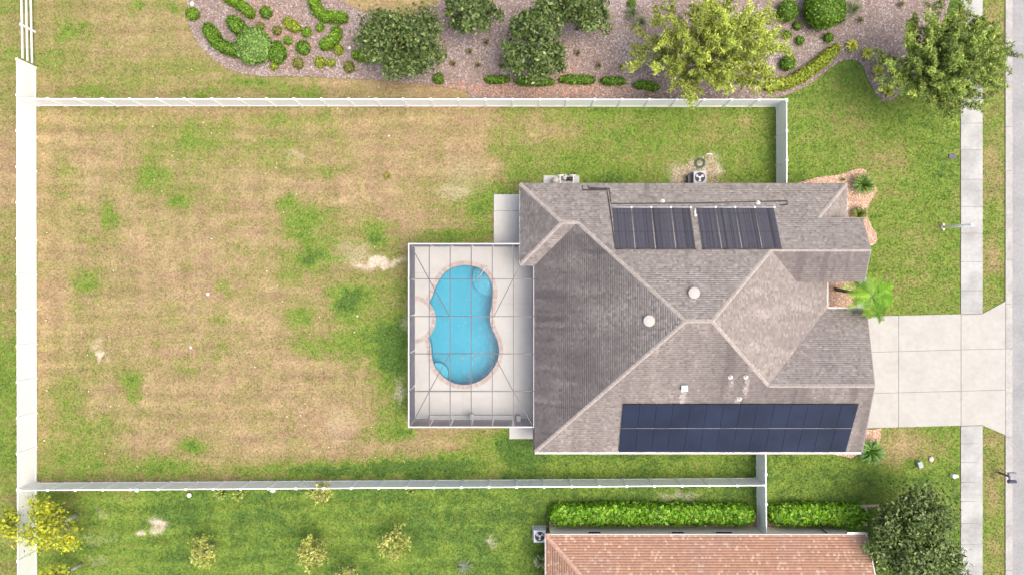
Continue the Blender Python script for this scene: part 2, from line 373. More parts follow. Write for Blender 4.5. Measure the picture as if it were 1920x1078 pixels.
# ---- ground sheet (fine where seen, coarse to the horizon), with the pool cut out
fx = np.arange(-41.0, 41.01, .125); fy = np.arange(-24.5, 24.51, .125)
far = np.array([55, 80, 150, 400, 900.])
gxs = np.concatenate([-far[::-1], fx, far]); gys = np.concatenate([-far[::-1], fy, far])
XX, YY = np.meshgrid(gxs, gys); PX, PY = px_of(XX, YY)
c, gr_, ba_ = lawn(PX, PY)
ZZ = (fbm(XX/1.2, YY/1.2, 91, 3)-.5)*.03-.022
ZZ = np.where((np.abs(XX) > 41) | (np.abs(YY) > 24.5), -.02, ZZ)
V = np.stack([XX, YY, ZZ], -1).reshape(-1, 3)
nx, ny = len(gxs), len(gys)
I = np.arange(nx*ny).reshape(ny, nx)
F = np.stack([I[:-1,:-1], I[:-1,1:], I[1:,1:], I[1:,:-1]], -1).reshape(-1, 4)
cx = (V[F[:,0],0]+V[F[:,2],0])/2; cy = (V[F[:,0],1]+V[F[:,2],1])/2; qx, qy = px_of(cx, cy)
keep = ~((qx > 777) & (qx < 1006) & (qy > 466) & (qy < 784))
ground = ob('lawn', mesh_np('lawn', V, F[keep], c.reshape(-1, 3), M['ground'], True), kind='structure', label='patchy lawn of dry straw and green grass')

# ---- grass blades
excl = [DECK, DRIVE, PAD_NW, PAD_SW, HOUSE, NEIGH, BED_TOP, BED_NE, BED_SE, BED_COURT, WALK_ENTRY, [(1799,-400),(1843,-400),(1843,1500),(1799,1500)], [(1883,-400),(4000,-400),(4000,1500),(1883,1500)], [(1015,328),(1090,328),(1090,367),(1015,367)]]
def grass(n):
    X = RNG.uniform(-37.5, 36, n); Y = RNG.uniform(-21.5, 21.5, n); px, py = px_of(X, Y)
    ok = np.ones(n, bool)
    for p in excl: ok &= ~inpoly(px, py, p)
    col, g, b = lawn(px, py)
    ok &= RNG.random(n) < np.clip(.45+.7*g-b*1.2, .05, 1)
    X, Y, col, g = X[ok], Y[ok], col[ok], g[ok]; k = len(X)
    a = RNG.uniform(0, 2*np.pi, k); L = RNG.uniform(.06, .15, k)*(.7+.5*g); wd = RNG.uniform(.012, .03, k); lift = RNG.uniform(.25, .9, k)
    tip = np.stack([X+np.cos(a)*L*np.cos(lift), Y+np.sin(a)*L*np.cos(lift), L*np.sin(lift)+.01], 1)
    r = np.stack([-np.sin(a)*wd, np.cos(a)*wd, 0*a], 1); base = np.stack([X, Y, 0*X-.005], 1)
    V = np.stack([base-r, base+r, tip], 1).reshape(-1, 3); F = np.arange(3*k).reshape(-1, 3)
    f = RNG.uniform(.78, 1.24, k)[:, None]
    warm = (RNG.random(k) < .07)[:, None]
    cc = np.where(warm, col*.55+np.array((.42,.33,.16))*.55, col*f)
    C = np.repeat(cc, 3, 0)
    ob('grass', mesh_np('grass', V, F, C, M['blade']), kind='stuff', label='short grass blades of the patchy lawn', cat='grass')
grass(420000)

# ---- flat beds
def sheet(name, poly, z, m, **k):
    b = MB(); b.prism([W(*p)[:2] for p in poly], -.08, z); return ob(name, b.mesh(name, m), **k)
sheet('mulch_bed', BED_TOP, .03, M['mulch'], kind='structure', label='wide mulch bed with clipped shrubs beyond the white fence')
sheet('gravel_bed', BED_NE, .03, M['gravelbed'], kind='structure', label='curved pink gravel bed at the front corner of the house')
sheet('gravel_bed', BED_SE, .03, M['gravelbed'], kind='structure', label='small pink gravel bed beside the driveway')
sheet('gravel_bed', BED_COURT, .03, M['gravelbed'], kind='structure', label='square gravel court with the palm by the entry')
sheet('mulch_strip', BED_HEDGE, .02, M['sand'], kind='structure', label='sandy edge strip under the front hedge')
sheet('mulch_strip', BED_NEIGH, .02, M['sand'], kind='structure', label='strip under the hedge made pale to bounce light onto the tiled house')  # sand colour added to bounce light up onto the neighbour wall

def scatter(poly, n, flat=True):
    P = np.array([W(*p)[:2] for p in poly]); lo = P.min(0); hi = P.max(0)
    pts = RNG.uniform(lo, hi, (n, 2)); x, y = px_of(pts[:,0], pts[:,1])
    return pts[inpoly(x, y, poly) & (np.abs(pts[:,1]) < 23)]
def chips(name, polys, dens, size, colfun, z, m, label, cat, tall=.3):
    pts = []
    for poly in polys:
        P = np.array([W(*p)[:2] for p in poly]); P[:,1] = np.clip(P[:,1], -23, 23); A = np.prod(P.max(0)-P.min(0))
        pts.append(scatter(poly, int(A*dens)))
    p = np.concatenate(pts); k = len(p)
    a = RNG.uniform(0, 2*np.pi, k); l = RNG.uniform(.5, 1.2, k)*size; wd = l*RNG.uniform(.3, .9, k)
    t = RNG.uniform(-tall, tall, k); t2 = RNG.uniform(-tall, tall, k)
    ux = np.stack([np.cos(a)*l, np.sin(a)*l, l*t], 1); uy = np.stack([-np.sin(a)*wd, np.cos(a)*wd, wd*t2], 1)
    c = np.concatenate([p, (z+RNG.uniform(.005, .03, k))[:, None]], 1)
    V = np.stack([c-ux, c-uy, c+ux, c+uy], 1).reshape(-1, 3); F = np.arange(4*k).reshape(-1, 4)
    x, y = px_of(p[:,0], p[:,1]); C = np.repeat(colfun(x, y, k), 4, 0)
    return ob(name, mesh_np(name, V, F, C, m), kind='stuff', label=label, cat=cat)
def mulch_col(x, y, k):
    pal = np.array([(.295,.238,.215),(.235,.182,.162),(.365,.308,.288),(.155,.11,.095),(.42,.37,.35),(.30,.195,.155)])
    c = pal[RNG.choice(6, k, p=[.3,.22,.2,.1,.1,.08])]*RNG.uniform(.8, 1.2, (k, 1))
    pale = sstep(.5, .72, fbm(x/45, y/45, 131, 3))[:, None]
    c = c*(1-.5*pale)+np.array((.44,.40,.395))*.5*pale
    red = np.zeros(k)
    for (a, b, rx, ry, am) in [(1010,172,130,14,1.),(850,165,90,10,.6),(1050,120,40,40,.55),(900,165,60,16,.5),(540,85,50,40,.45),(510,50,40,40,.4),(830,60,20,50,.4),(1110,160,80,20,.4),(480,10,20,14,.4)]:
        red += am*np.exp(-((x-a)/rx)**2-((y-b)/ry)**2)
    r = (RNG.random(k) < np.clip(red, 0, .85))[:, None]
    return np.where(r, np.array((.45,.255,.185))*RNG.uniform(.65, 1.25, (k, 1)), c)
chips('mulch_chips', [BED_TOP], 130, .07, mulch_col, .03, M['chip'], 'loose grey and reddish mulch chips in the wide bed', 'mulch')
def gravel_col(x, y, k):
    pal = np.array([(.62,.43,.33),(.52,.33,.23),(.70,.55,.45),(.40,.24,.17),(.75,.64,.54)])
    return pal[RNG.choice(5, k, p=[.32,.25,.2,.13,.1])]*RNG.uniform(.85, 1.15, (k, 1))
chips('gravel', [BED_NE, BED_SE, BED_COURT], 260, .05, gravel_col, .03, M['pebble'], 'loose pink and tan pebbles in the house beds', 'gravel', .5)
def soil_col(x, y, k):
    pal = np.array([(.42,.32,.22),(.34,.24,.17),(.50,.40,.30)]); return pal[RNG.integers(0, 3, k)]*RNG.uniform(.8, 1.2, (k, 1))
chips('dead_grass', [BARE_ROUND], 150, .06, soil_col, .01, M['chip'], 'dead grass and soil round the air conditioner', 'soil', .6)
# pale litter specks across the back yard
def specks(n):
    X = RNG.uniform(-32.5, -7, n); Y = RNG.uniform(-13, 18, n); k = n
    r = RNG.uniform(.02, .055, n)*np.where(RNG.random(n) < .15, 1.5, 1); a = RNG.uniform(0, 6.3, n)
    V = []
    for j in range(5):
        th = a+j*2*np.pi/5; V.append(np.stack([X+np.cos(th)*r, Y+np.sin(th)*r*.8, 0*X+.035+.01*(j % 2)], 1))
    V = np.stack(V, 1).reshape(-1, 3); F = np.arange(5*k).reshape(-1, 5)
    ob('leaf_litter', mesh_np('leaf_litter', V, F, np.repeat(np.array((.66,.58,.42))*RNG.uniform(.7, 1.15, (k, 1)), 5, 0), M['chip']), kind='stuff', label='pale fallen leaves scattered over the back lawn', cat='leaves')
specks(170)

# ---- paving
def slab(root, poly, z, m, name='slab'):
    b = MB(); b.prism([W(*p)[:2] for p in poly], -.06, z); part(name, b.mesh(name, m), root)
g_ = .45
b = MB(); b.prism([W(*p)[:2] for p in [(1803,-260),(1840,-260),(1840,586),(1803,587)]], -.07, .022); b.prism([W(*p)[:2] for p in [(1803,799),(1840,798),(1840,1400),(1803,1400)]], -.07, .022)
side = ob('sidewalk', b.mesh('sidewalk', M['joint']), kind='structure', label='concrete sidewalk along the road')
ys = [-260,-208,-156,-104,-52,0,62,118,175,232,282,337,388,438,491,545,588]
for a, c2 in zip(ys[:-1], ys[1:]): slab(side, [(1801,a+g_),(1841.5,a+g_),(1841.5,c2-g_-(.0 if c2 < 588 else 0)),(1801,c2-g_+(1.2 if c2 == 588 else 0))], .045+RNG.uniform(-.006, .006), M['sidewalk'])
ys = [798,831,866,903,939,980,1020,1061,1102,1143,1184,1225,1266,1307,1348]
for a, c2 in zip(ys[:-1], ys[1:]): slab(side, [(1801,a+g_+.3),(1841.5,a+g_-1),(1841.5,c2-g_),(1801,c2-g_)], .045+RNG.uniform(-.006, .006), M['sidewalk'])
b = MB(); b.prism([W(*p)[:2] for p in [(1566,598),(1798,593),(1842,591),(1882,570),(1882,810),(1842,793),(1798,795),(1566,799)]], -.07, .022)
drv = ob('driveway', b.mesh('driveway', M['joint']), kind='structure', label='pale concrete driveway in front of the garage')
cols = [(1560,1684),(1684,1801),(1801,1884)]
def yj(x, r): return {0: 594-(x-1560)*.0235, 1: 662-(x-1560)*.028, 2: 739-(x-1560)*.027, 3: 804-(x-1560)*.0265}[r]
for ci, (xa, xb) in enumerate(cols):
    for r in range(3):
        if ci < 2: poly = [(xa+g_, yj(xa, r)+g_), (xb-g_, yj(xb, r)+g_), (xb-g_, yj(xb, r+1)-g_), (xa+g_, yj(xa, r+1)-g_)]
        elif r == 0: poly = [(xa+g_,590+.2),(1841,588.4),(1884,565),(1884,653),(xa+g_, yj(xa,1)-g_)]
        elif r == 1: poly = [(xa+g_, yj(xa,1)+g_),(1884,653.8),(1884,730),(xa+g_, yj(xa,2)-g_)]
        else: poly = [(xa+g_, yj(xa,2)+g_),(1884,730.9),(1884,815),(1841,796.4),(xa+g_,797.4)]
        slab(drv, poly, .045+RNG.uniform(-.004, .004), M['concrete'])
kb = MB()
for a, c2 in zip(range(-260, 1400, 83), range(-177, 1483, 83)):
    kb.prism([W(*p)[:2] for p in [(1884.4,a+.3),(1888.5,a+.3),(1888.5,c2-.3),(1884.4,c2-.3)]], -.1, .06)
    kb.prism([W(*p)[:2] for p in [(1888.5,a+.3),(1898,a+.3),(1898,c2-.3),(1888.5,c2-.3)]], -.1, .012)
ob('kerb', kb.mesh('kerb', M['kerb']), kind='structure', label='rolled concrete kerb and gutter')
sheet('road', [(1898,-700),(2130,-700),(2130,1800),(1898,1800)], .008, M['asphalt'], kind='structure', label='grey asphalt road at the right edge')
sheet('entry_walk', WALK_ENTRY, .05, M['concrete'], kind='structure', label='short concrete walk by the front entry')
pads = ob('patio_slab', None, kind='structure', label='white concrete pad beside the screened pool')
slab(pads, [(926,365),(990,365),(990,395.5),(926,395.5)], .06, M['deck']); slab(pads, [(926,396),(990,396),(990,458),(926,458)], .06, M['deck'])
sheet('step_slab', PAD_SW, .06, M['deck'], kind='structure', label='small white slab at the lower corner of the pool cage')
sheet('equipment_pad', [(1019,330),(1086,330),(1086,366),(1019,366)], .1, M['deck'], kind='structure', label='concrete pad under the pool equipment')

# ---- pool deck, pool, coping
main_px = smooth([(800,573.3),(805.7,564),(810.6,552.8),(815.6,538.7),(822.6,524.6),(831.8,512),(843,503.5),(857.2,498.5),(874.1,496.4),(898,501),(912,512),(920.7,526),(925.6,541.5),(925.6,555),(922.8,574),(920,588.5),(920.3,604),(924.6,618),(931.5,632),(936,649),(936.3,664.6),(932.2,679),(924.2,692.8),(909.4,708.4),(891,718.4),(870,721.7),(851.5,719),(834.6,709.8),(820.5,695.7),(812,681.5),(808.5,664.6),(807.1,647.7),(803.6,636.4),(796.5,628.7)], 4)
ARC_C = (772, 599); ARC_R = 39.0
a0 = math.atan2(628.7-599, 796.5-772); a1 = math.atan2(573.3-599, 800-772)
arc_px = [np.array((ARC_C[0]+ARC_R*math.cos(a0+(a1-a0)*k/16), ARC_C[1]+ARC_R*math.sin(a0+(a1-a0)*k/16))) for k in range(1, 16)]
pool_px = main_px+arc_px
pool_w = [W(p[0], p[1])[:2] for p in pool_px]
ZD = .05
def holed(outer, hole, z):
    o = [Vector((p[0], p[1], 0)) for p in outer]; h = [Vector((p[0], p[1], 0)) for p in hole]
    allp = o+h; t = tessellate_polygon([o, h]); F = []
    for q in t:
        a, b_, c_ = [allp[k] for k in q]; cr = (b_-a).cross(c_-a).z
        F.append(tuple(q) if cr > 0 else tuple(q)[::-1])
    return [(p.x, p.y, z) for p in allp], F
b = MB(); out_w = [W(*p)[:2] for p in DECK]
Vd, Fd = holed(out_w, pool_w, ZD); b.add(Vd, Fd)
for loop, z0 in ((out_w, -.08), (pool_w, -.14)):
    n = len(loop); b.add([(p[0], p[1], ZD) for p in loop]+[(p[0], p[1], z0) for p in loop], [(i, n+i, n+(i+1) % n, (i+1) % n) for i in range(n)])
deck = ob('pool_deck', b.mesh('pool_deck', M['deck']), kind='structure', label='pale coated pool deck inside the screen enclosure')
for (xa, ya, xb, yb) in [(940,569,1003,569),(775,512,815,512),(775,735,1003,735),(868,735,868,785)]:
    bb = MB(); A = W(xa, ya); B = W(xb, yb); bb.bar((A[0],A[1],ZD+.001), (B[0],B[1],ZD+.001), .012, .006); part('saw_cut', bb.mesh('saw_cut', M['joint']), deck)
pool = thing('swimming_pool', (*W(868, 610)[:2], 0), 'kidney shaped blue swimming pool inside the screen cage', 'pool')
n = len(pool_w); ZB = -1.35
b = MB(); tr = tessellate_polygon([[Vector((p[0], p[1], 0)) for p in pool_w]])
b.add([(p[0], p[1], ZB) for p in pool_w], [tuple(q) for q in tr])
b.add([(p[0], p[1], -.14) for p in pool_w]+[(p[0], p[1], ZB) for p in pool_w], [(i, n+i, n+(i+1) % n, (i+1) % n) for i in range(n)])
shell = part('basin', b.mesh('basin', M['plaster']), pool)
b = MB(); b.add([(p[0], p[1], -.09) for p in pool_w], [tuple(q) for q in tr])
me = b.mesh('water', M['water']); part('water', me, pool)
def step_part(cx_, cy_, R, z):
    """underwater step: disc round a corner clipped to the basin outline"""
    pts = [(cx_+R*math.cos(t), cy_+R*math.sin(t)) for t in np.linspace(0, 2*math.pi, 40, endpoint=False)]
    ins = [p for p in pts]
    C0 = np.array((868., 610.)); res = []
    for p in ins:
        q = np.array(p, float)
        if not inpoly(np.array([q[0]]), np.array([q[1]]), [tuple(v) for v in pool_px])[0]:
            lo, hi = 0., 1.
            ctr = np.array((cx_, cy_), float)+(C0-np.array((cx_, cy_)))*.10
            for _ in range(18):
                mid = (lo+hi)/2; t = ctr+(q-ctr)*mid
                if inpoly(np.array([t[0]]), np.array([t[1]]), [tuple(v) for v in pool_px])[0]: lo = mid
                else: hi = mid
            q = ctr+(q-ctr)*lo*.985
        res.append(q)
    b = MB(); b.prism([W(q[0], q[1])[:2] for q in res], ZB+.01, z); part('pool_step', b.mesh('pool_step', M['plaster_step']), pool)
for R_, z_ in ((34, -.95), (27, -.72), (20, -.5), (13, -.3)): step_part(919, 521, R_, z_)
step_part(818, 702, 21, -.5)
for px_, py_ in ((865,675),(890,675)):
    c0 = W(px_, py_); bb = MB(); bb.lathe([(.11,ZB+.002),(.11,ZB+.02),(.02,ZB+.03)], c0[:2], 12); part('drain', bb.mesh('drain', M['mail_grey']), pool)
# coping bricks, one by one
def resample(pts, d):
    P = np.array(pts); L = np.concatenate([[0], np.cumsum(np.linalg.norm(np.diff(P, axis=0), axis=1))]); n = max(2, int(round(L[-1]/d)))
    t = np.linspace(0, L[-1], n+1); return np.stack([np.interp(t, L, P[:,0]), np.interp(t, L, P[:,1])], 1)
def coping(pts_px, width, d, flip):
    P = resample([W(*p)[:2] for p in pts_px], d); T = np.gradient(P, axis=0); T /= np.linalg.norm(T, axis=1)[:, None]
    N = np.stack([-T[:,1], T[:,0]], 1)*(-1 if flip else 1); Q = P+N*width; P2 = P-N*.035
    pal = [(.40,.33,.29),(.38,.30,.265),(.43,.38,.34),(.41,.35,.315),(.36,.29,.26)]
    for i in range(len(P)-1):
        u = .05
        a, a2, q, q2 = P2[i]*(1-u)+P2[i+1]*u, P2[i+1]*(1-u)+P2[i]*u, Q[i+1]*(1-u)+Q[i]*u, Q[i]*(1-u)+Q[i+1]*u
        poly = [a, a2, q, q2]
        b = MB(); b.prism(poly, ZD-.02, ZD+.035+RNG.uniform(-.003, .003), pal[RNG.integers(0, 5)]); part('coping_brick', b.mesh('coping_brick', M['coping']), pool)
coping(main_px[1:-1], .26, .15, False)
ring = [(ARC_C[0]+ARC_R*math.cos(t), ARC_C[1]+ARC_R*math.sin(t)) for t in np.linspace(-1.46, 1.46, 40)]
coping(ring, .24, .15, False)
# pool hand rail
b = MB(); A = W(913, 500); B = W(897, 521)
b.tube([(A[0],A[1],.05),(A[0],A[1],.75),(A[0]+(B[0]-A[0])*.2,A[1]+(B[1]-A[1])*.2,.88),(A[0]+(B[0]-A[0])*.6,A[1]+(B[1]-A[1])*.6,.7),(B[0],B[1],.2),(B[0],B[1],-.5)], .025, 8)
ob('pool_handrail', b.mesh('pool_handrail', M['frame_white'], True), label='white metal handrail over the pool steps', cat='handrail')

# ------------------------------------------------------------------ house with roof planes
EZ = 2.75
XW1, XW0, XE, YN, YS, YK = 1000.6, 974., 1515.5, 356., 829., 499.5
dm = (YS-YN)/2; zm = EZ+dm/54
d1 = (YK-YN)/2; z1 = EZ+d1/54
A = (XW0,YN,EZ); B = (1551,YN,EZ); C_ = (1487,420,EZ+64/54); D_ = (1562,420,EZ+64/54); E_ = (1562,476,EZ+120/54); F_ = (XE-120,476,EZ+120/54)
AE = (XE-dm,YN+dm,zm); AW = (XW1+dm,YN+dm,zm); J = (XW1+d1,YN+d1,z1); I_ = (XW0+d1,YN+d1,z1); K = (XW0,YK,EZ); L_ = (XW1,YK,EZ)
dg = (YS-577.6)/2; zg = EZ+dg/54
N1 = (XE-dg,YS-dg,zg); O_ = (1567,YS-dg,zg); Q_ = (1578,YS,EZ); R_ = (XE,577.6,EZ); R2 = (1586,577.6,EZ); Mc = (XW1,YS,EZ)
zw = EZ+120/54-52/54; V1 = (XE-(zw-EZ)*54,528,zw); E2 = (1565,528,zw)
Vx = (1436.5,517,EZ+(XE-1436.5)/54)
PLANES = {   # polygon, downslope direction in plan pixels
 'north': ([A,B,C_,D_,E_,F_,AE,AW,J,I_], (0,-1)), 'west_small': ([A,I_,K], (-1,0)), 'south_small': ([K,I_,J,L_], (0,1)),
 'west': ([L_,J,AW,Mc], (-1,0)), 'south': ([Mc,AW,AE,N1,O_,Q_], (0,1)), 'east': ([AE,F_,Vx,(XE,517,EZ),R_,N1], (1,0)),
 'wing': ([F_,E_,E2,V1], (0,1)), 'hip_east': ([B,C_,(1487,431,C_[2]),(1551,431,EZ)], (1,0)), 'garage': ([N1,O_,R2,R_], (0,-1))}
def planez(name):
    poly, d = PLANES[name]; p0 = poly[0]
    return lambda gx, gy: p0[2]-((gx-p0[0])*d[0]+(gy-p0[1])*d[1])/54
def onplane(px, py, name, off=0.0):
    zf = planez(name); z = 4.
    for _ in range(40):
        f = (H-z)/H; gx = 960+(px-960)*f; gy = 539+(py-539)*f; z = zf(gx, gy)+off
    return G(gx, gy, z)
def shingles(name, poly, d, row, tabw, thick, colfun, lift=.012):
    """poly in plan px with z; returns V,F,C arrays of overlapping tabs"""
    P = np.array([G(*p) for p in poly]); dn = np.array((d[0], -d[1], -.5)); sl = math.sqrt(1.25); v = dn/np.linalg.norm(dn)
    u = np.array((-d[1], -d[0], 0.)); u /= np.linalg.norm(u); nrm = np.cross(u, v); nrm *= np.sign(nrm[2])
    o = P[0]; U = (P-o)@u; Vv = (P-o)@v
    vs = []; cs = []
    v1 = Vv.max(); v0 = Vv.min(); k = 0; vv = v1+.03
    while vv > v0:
        vm = max(vv-row*.5, v0+.01); xs = []
        for i in range(len(U)):
            j = (i+1) % len(U)
            if (Vv[i] > vm) != (Vv[j] > vm): xs.append(U[i]+(U[j]-U[i])*(vm-Vv[i])/(Vv[j]-Vv[i]))
        xs.sort()
        for a, b_ in zip(xs[::2], xs[1::2]):
            e = [a]; x = a-RNG.uniform(0, tabw)
            while x < b_:
                x += tabw*RNG.uniform(.75, 1.25)
                if a+.05 < x < b_-.05: e.append(x)
            e.append(b_); e = np.array(e)
            for x0, x1 in zip(e[:-1], e[1:]):
                th = thick*RNG.uniform(.6, 1.5)
                q = [o+u*x0+v*vv+nrm*(lift+th), o+u*x1+v*vv+nrm*(lift+th), o+u*x1+v*(vv-row*1.05)+nrm*lift, o+u*x0+v*(vv-row*1.05)+nrm*lift,
                     o+u*x0+v*vv+nrm*lift*.2, o+u*x1+v*vv+nrm*lift*.2]
                vs.append(q); cs.append(((x0+x1)/2, vv))
        vv -= row; k += 1
    vs = np.array(vs); cs = np.array(cs); m = len(vs)
    base = np.arange(m)[:, None]*6
    Fq = np.concatenate([base+np.array((0,1,2,3)), base+np.array((4,5,1,0))])
    ctr = vs[:, :4].mean(1); gx, gy = px_of(ctr[:,0], ctr[:,1])
    col = colfun(cs[:,0], cs[:,1], gx, gy, ctr[:,2], m)
    return vs.reshape(-1, 3), Fq, np.repeat(col, 6, 0)
VENTS = [('north', 1300, 549), ('west', 1216, 601)]
def roof_col(name, stain_shade, streak):
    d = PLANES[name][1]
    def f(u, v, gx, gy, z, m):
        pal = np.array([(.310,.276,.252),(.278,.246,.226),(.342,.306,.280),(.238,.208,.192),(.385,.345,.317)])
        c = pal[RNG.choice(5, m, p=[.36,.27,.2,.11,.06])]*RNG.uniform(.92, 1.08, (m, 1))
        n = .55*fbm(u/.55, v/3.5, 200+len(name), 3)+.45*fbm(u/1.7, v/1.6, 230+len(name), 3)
        s = stain_shade*sstep(.18, .62, n+.25*(stain_shade-.3))
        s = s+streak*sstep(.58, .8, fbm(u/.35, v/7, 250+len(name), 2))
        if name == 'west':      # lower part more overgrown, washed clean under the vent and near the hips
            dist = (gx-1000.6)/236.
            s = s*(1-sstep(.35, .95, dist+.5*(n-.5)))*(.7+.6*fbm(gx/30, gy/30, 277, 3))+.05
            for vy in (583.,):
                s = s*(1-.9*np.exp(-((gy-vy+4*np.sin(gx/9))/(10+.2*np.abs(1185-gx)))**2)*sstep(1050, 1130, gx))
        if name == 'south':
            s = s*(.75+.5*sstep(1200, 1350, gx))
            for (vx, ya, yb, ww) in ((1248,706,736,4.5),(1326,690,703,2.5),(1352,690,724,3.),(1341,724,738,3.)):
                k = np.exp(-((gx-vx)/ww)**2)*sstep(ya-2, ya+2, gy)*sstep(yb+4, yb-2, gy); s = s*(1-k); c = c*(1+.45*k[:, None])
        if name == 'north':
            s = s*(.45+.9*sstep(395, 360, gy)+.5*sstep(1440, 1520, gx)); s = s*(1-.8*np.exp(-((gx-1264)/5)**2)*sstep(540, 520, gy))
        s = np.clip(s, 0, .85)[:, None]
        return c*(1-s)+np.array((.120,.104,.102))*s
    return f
STAIN_AND_SHADE = {'north': (.05,.24), 'west_small': (.36,.15), 'south_small': (.40,.1), 'west': (.62,.28), 'south': (.50,.18), 'east': (.36,.08), 'wing': (.60,.2), 'hip_east': (.38,.1), 'garage': (.12,.15)}  # algae stain and streaks; strength also paints slope brightness against the sun's shading
house = thing('house', (*G(1270, 592)[:2], 0), 'single storey house with grey brown shingle hip roof and solar panels', 'house')
b = MB(); b.prism([G(*p)[:2] for p in HOUSE], -.05, 2.62); 
wp = [(1470,431),(1551,431),(1551,517),(1470,517)]
b.prism([G(*p)[:2] for p in wp], 2.625, 3.78)
def gable(b, gx, ya, yb, za, yr, zr, th=.15):
    a = [G(gx, ya, za), G(gx, yb, za), G(gx, yr, zr)]; c = [p-np.array((th,0,0)) for p in a]
    b.add(a+c, [(0,1,2),(5,4,3),(0,3,4,1),(1,4,5,2),(2,5,3,0)])
gable(b, 1551, 430, 518, 3.78, 476, 4.72); gable(b, 1556, 590, 816, 2.625, YS-dg, 4.82)
part('wall', b.mesh('wall', M['stucco_grey']), house)
b = MB()
for nm, (poly, d) in PLANES.items():
    P = [G(*p) for p in poly]; t = tessellate_polygon([[Vector((p[0], p[1], 0)) for p in P]]); F2 = []
    for q in t:
        a_, b_, c_ = [P[k] for k in q]; cr = (b_[0]-a_[0])*(c_[1]-a_[1])-(b_[1]-a_[1])*(c_[0]-a_[0])
        F2.append(tuple(q) if cr > 0 else tuple(q)[::-1])
    n = len(P); b.add([tuple(p) for p in P]+[(p[0], p[1], p[2]-.10) for p in P], F2+[tuple(n+k for k in f[::-1]) for f in F2]+[(i, n+i, n+(i+1) % n, (i+1) % n) for i in range(n)])
roof = part('roof', b.mesh('roof', M['underlay']), house)
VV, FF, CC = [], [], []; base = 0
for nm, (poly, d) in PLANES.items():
    v_, f_, c_ = shingles(nm, poly, d, .143, .17, .007, roof_col(nm, *STAIN_AND_SHADE[nm]))
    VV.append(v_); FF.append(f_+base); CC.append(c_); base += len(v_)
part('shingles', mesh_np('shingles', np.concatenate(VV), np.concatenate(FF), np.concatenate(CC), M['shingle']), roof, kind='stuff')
def caps(a, b_, m, root, wdt=.23, step=.2, name='ridge_cap'):
    a = G(*a); b_ = G(*b_); n = max(1, int(np.linalg.norm(b_-a)/step)); bb = MB(); d = (b_-a)/n; dh = np.array((d[0], d[1], 0)); dh /= np.linalg.norm(dh); r = np.array((-dh[1], dh[0], 0))*wdt/2
    for i in range(n):
        p = a+d*i; q = a+d*(i+1.1); dz = np.array((0,0,.035)); dr = np.array((0,0,-.055)); t = np.array((0,0,.012))
        bb.add([p-r+dz+dr, p+dz, p+r+dz+dr, q-r+dz+dr+t, q+dz+t, q+r+dz+dr+t, q-r+dr+dz-t, q+r+dr+dz-t], [(0,3,4,1),(1,4,5,2),(3,6,7,5,4)])
    part(name, bb.mesh(name, m), root)
for a_, b_ in [(A,I_),(K,I_),(I_,J),(J,AW),(Mc,AW),(AW,AE),(AE,F_),(AE,N1),(F_,E_),(N1,O_),(B,C_)]: caps(a_, b_, M['cap'], roof)
def fascia(a, b_, m, root, name='fascia', h=.2, out=.03):
    a = G(*a); b_ = G(*b_); bb = MB(); bb.bar(a-np.array((0,0,h/2-.01)), b_-np.array((0,0,h/2-.01)), out*2, h); part(name, bb.mesh(name, m), root)
for a_, b_ in [(B,(1551,420,EZ)),((XE,520,EZ),R_),(Q_,Mc),(L_,K),(K,A)]: fascia(a_, b_, M['trim'], roof)
for a_, b_ in [(A,B),(D_,C_),(D_,E_),(E_,E2),(E2,V1),(R_,R2),(R2,O_),(O_,Q_),(Mc,L_)]: fascia(a_, b_, M['trim_dark'], roof)
def gutter(a, b_, off, m=M['trim']):
    a = G(*a)+np.array(off); b_ = G(*b_)+np.array(off); bb = MB(); d = (b_-a)/np.linalg.norm(b_-a); r = np.cross(d, (0,0,1)); r = r/np.linalg.norm(r)*.05
    for s_ in (-1, 1): bb.bar(a+r*s_, b_+r*s_, .012, .1)
    bb.bar(a-np.array((0,0,.045)), b_-np.array((0,0,.045)), .1, .012); part('gutter', bb.mesh('gutter', m), roof)
gutter(Q_, Mc, (0,-.09,-.06)); gutter((XE,530,EZ), R_, (.09,0,-.06)); gutter(R_, (1583,577.6,EZ), (0,.09,-.06))
gutter(Mc, L_, (-.09,0,-.06), M['pipe_black'])
# openings
def opening(root, name, gx, gy, axis, w_, z0, z1, m, frame=M['trim'], sub='frame', t=.04):
    c0 = G(gx, gy); bb = MB(); fb = MB()
    if axis == 'x': bb.box((c0[0]-w_/2, c0[1]-t, z0), (c0[0]+w_/2, c0[1]+t, z1))
    else: bb.box((c0[0]-t, c0[1]-w_/2, z0), (c0[0]+t, c0[1]+w_/2, z1))
    o = part(name, bb.mesh(name, m), root)
    for zz in (z0, z1):
        e = w_/2+.05
        if axis == 'x': fb.box((c0[0]-e, c0[1]-t-.02, zz-.04), (c0[0]+e, c0[1]+t+.02, zz+.04))
        else: fb.box((c0[0]-t-.02, c0[1]-e, zz-.04), (c0[0]+t+.02, c0[1]+e, zz+.04))
    for s_ in (-1, 1):
        if axis == 'x': fb.box((c0[0]+s_*w_/2-.04, c0[1]-t-.015, z0+.04), (c0[0]+s_*w_/2+.04, c0[1]+t+.015, z1-.04))
        else: fb.box((c0[0]-t-.015, c0[1]+s_*w_/2-.04, z0+.04), (c0[0]+t+.015, c0[1]+s_*w_/2+.04, z1-.04))
    part(sub, fb.mesh(sub, frame), o)
    return o
gd = opening(house, 'garage_door', 1556, 700, 'y', 4.9, .05, 2.25, M['garage'])
bb = MB(); c0 = G(1556, 700)
for i in range(4):
    for j in range(8): bb.box((c0[0]+.04, c0[1]-2.35+j*.59, .13+i*.53), (c0[0]+.055, c0[1]-2.35+j*.59+.48, .13+i*.53+.4))
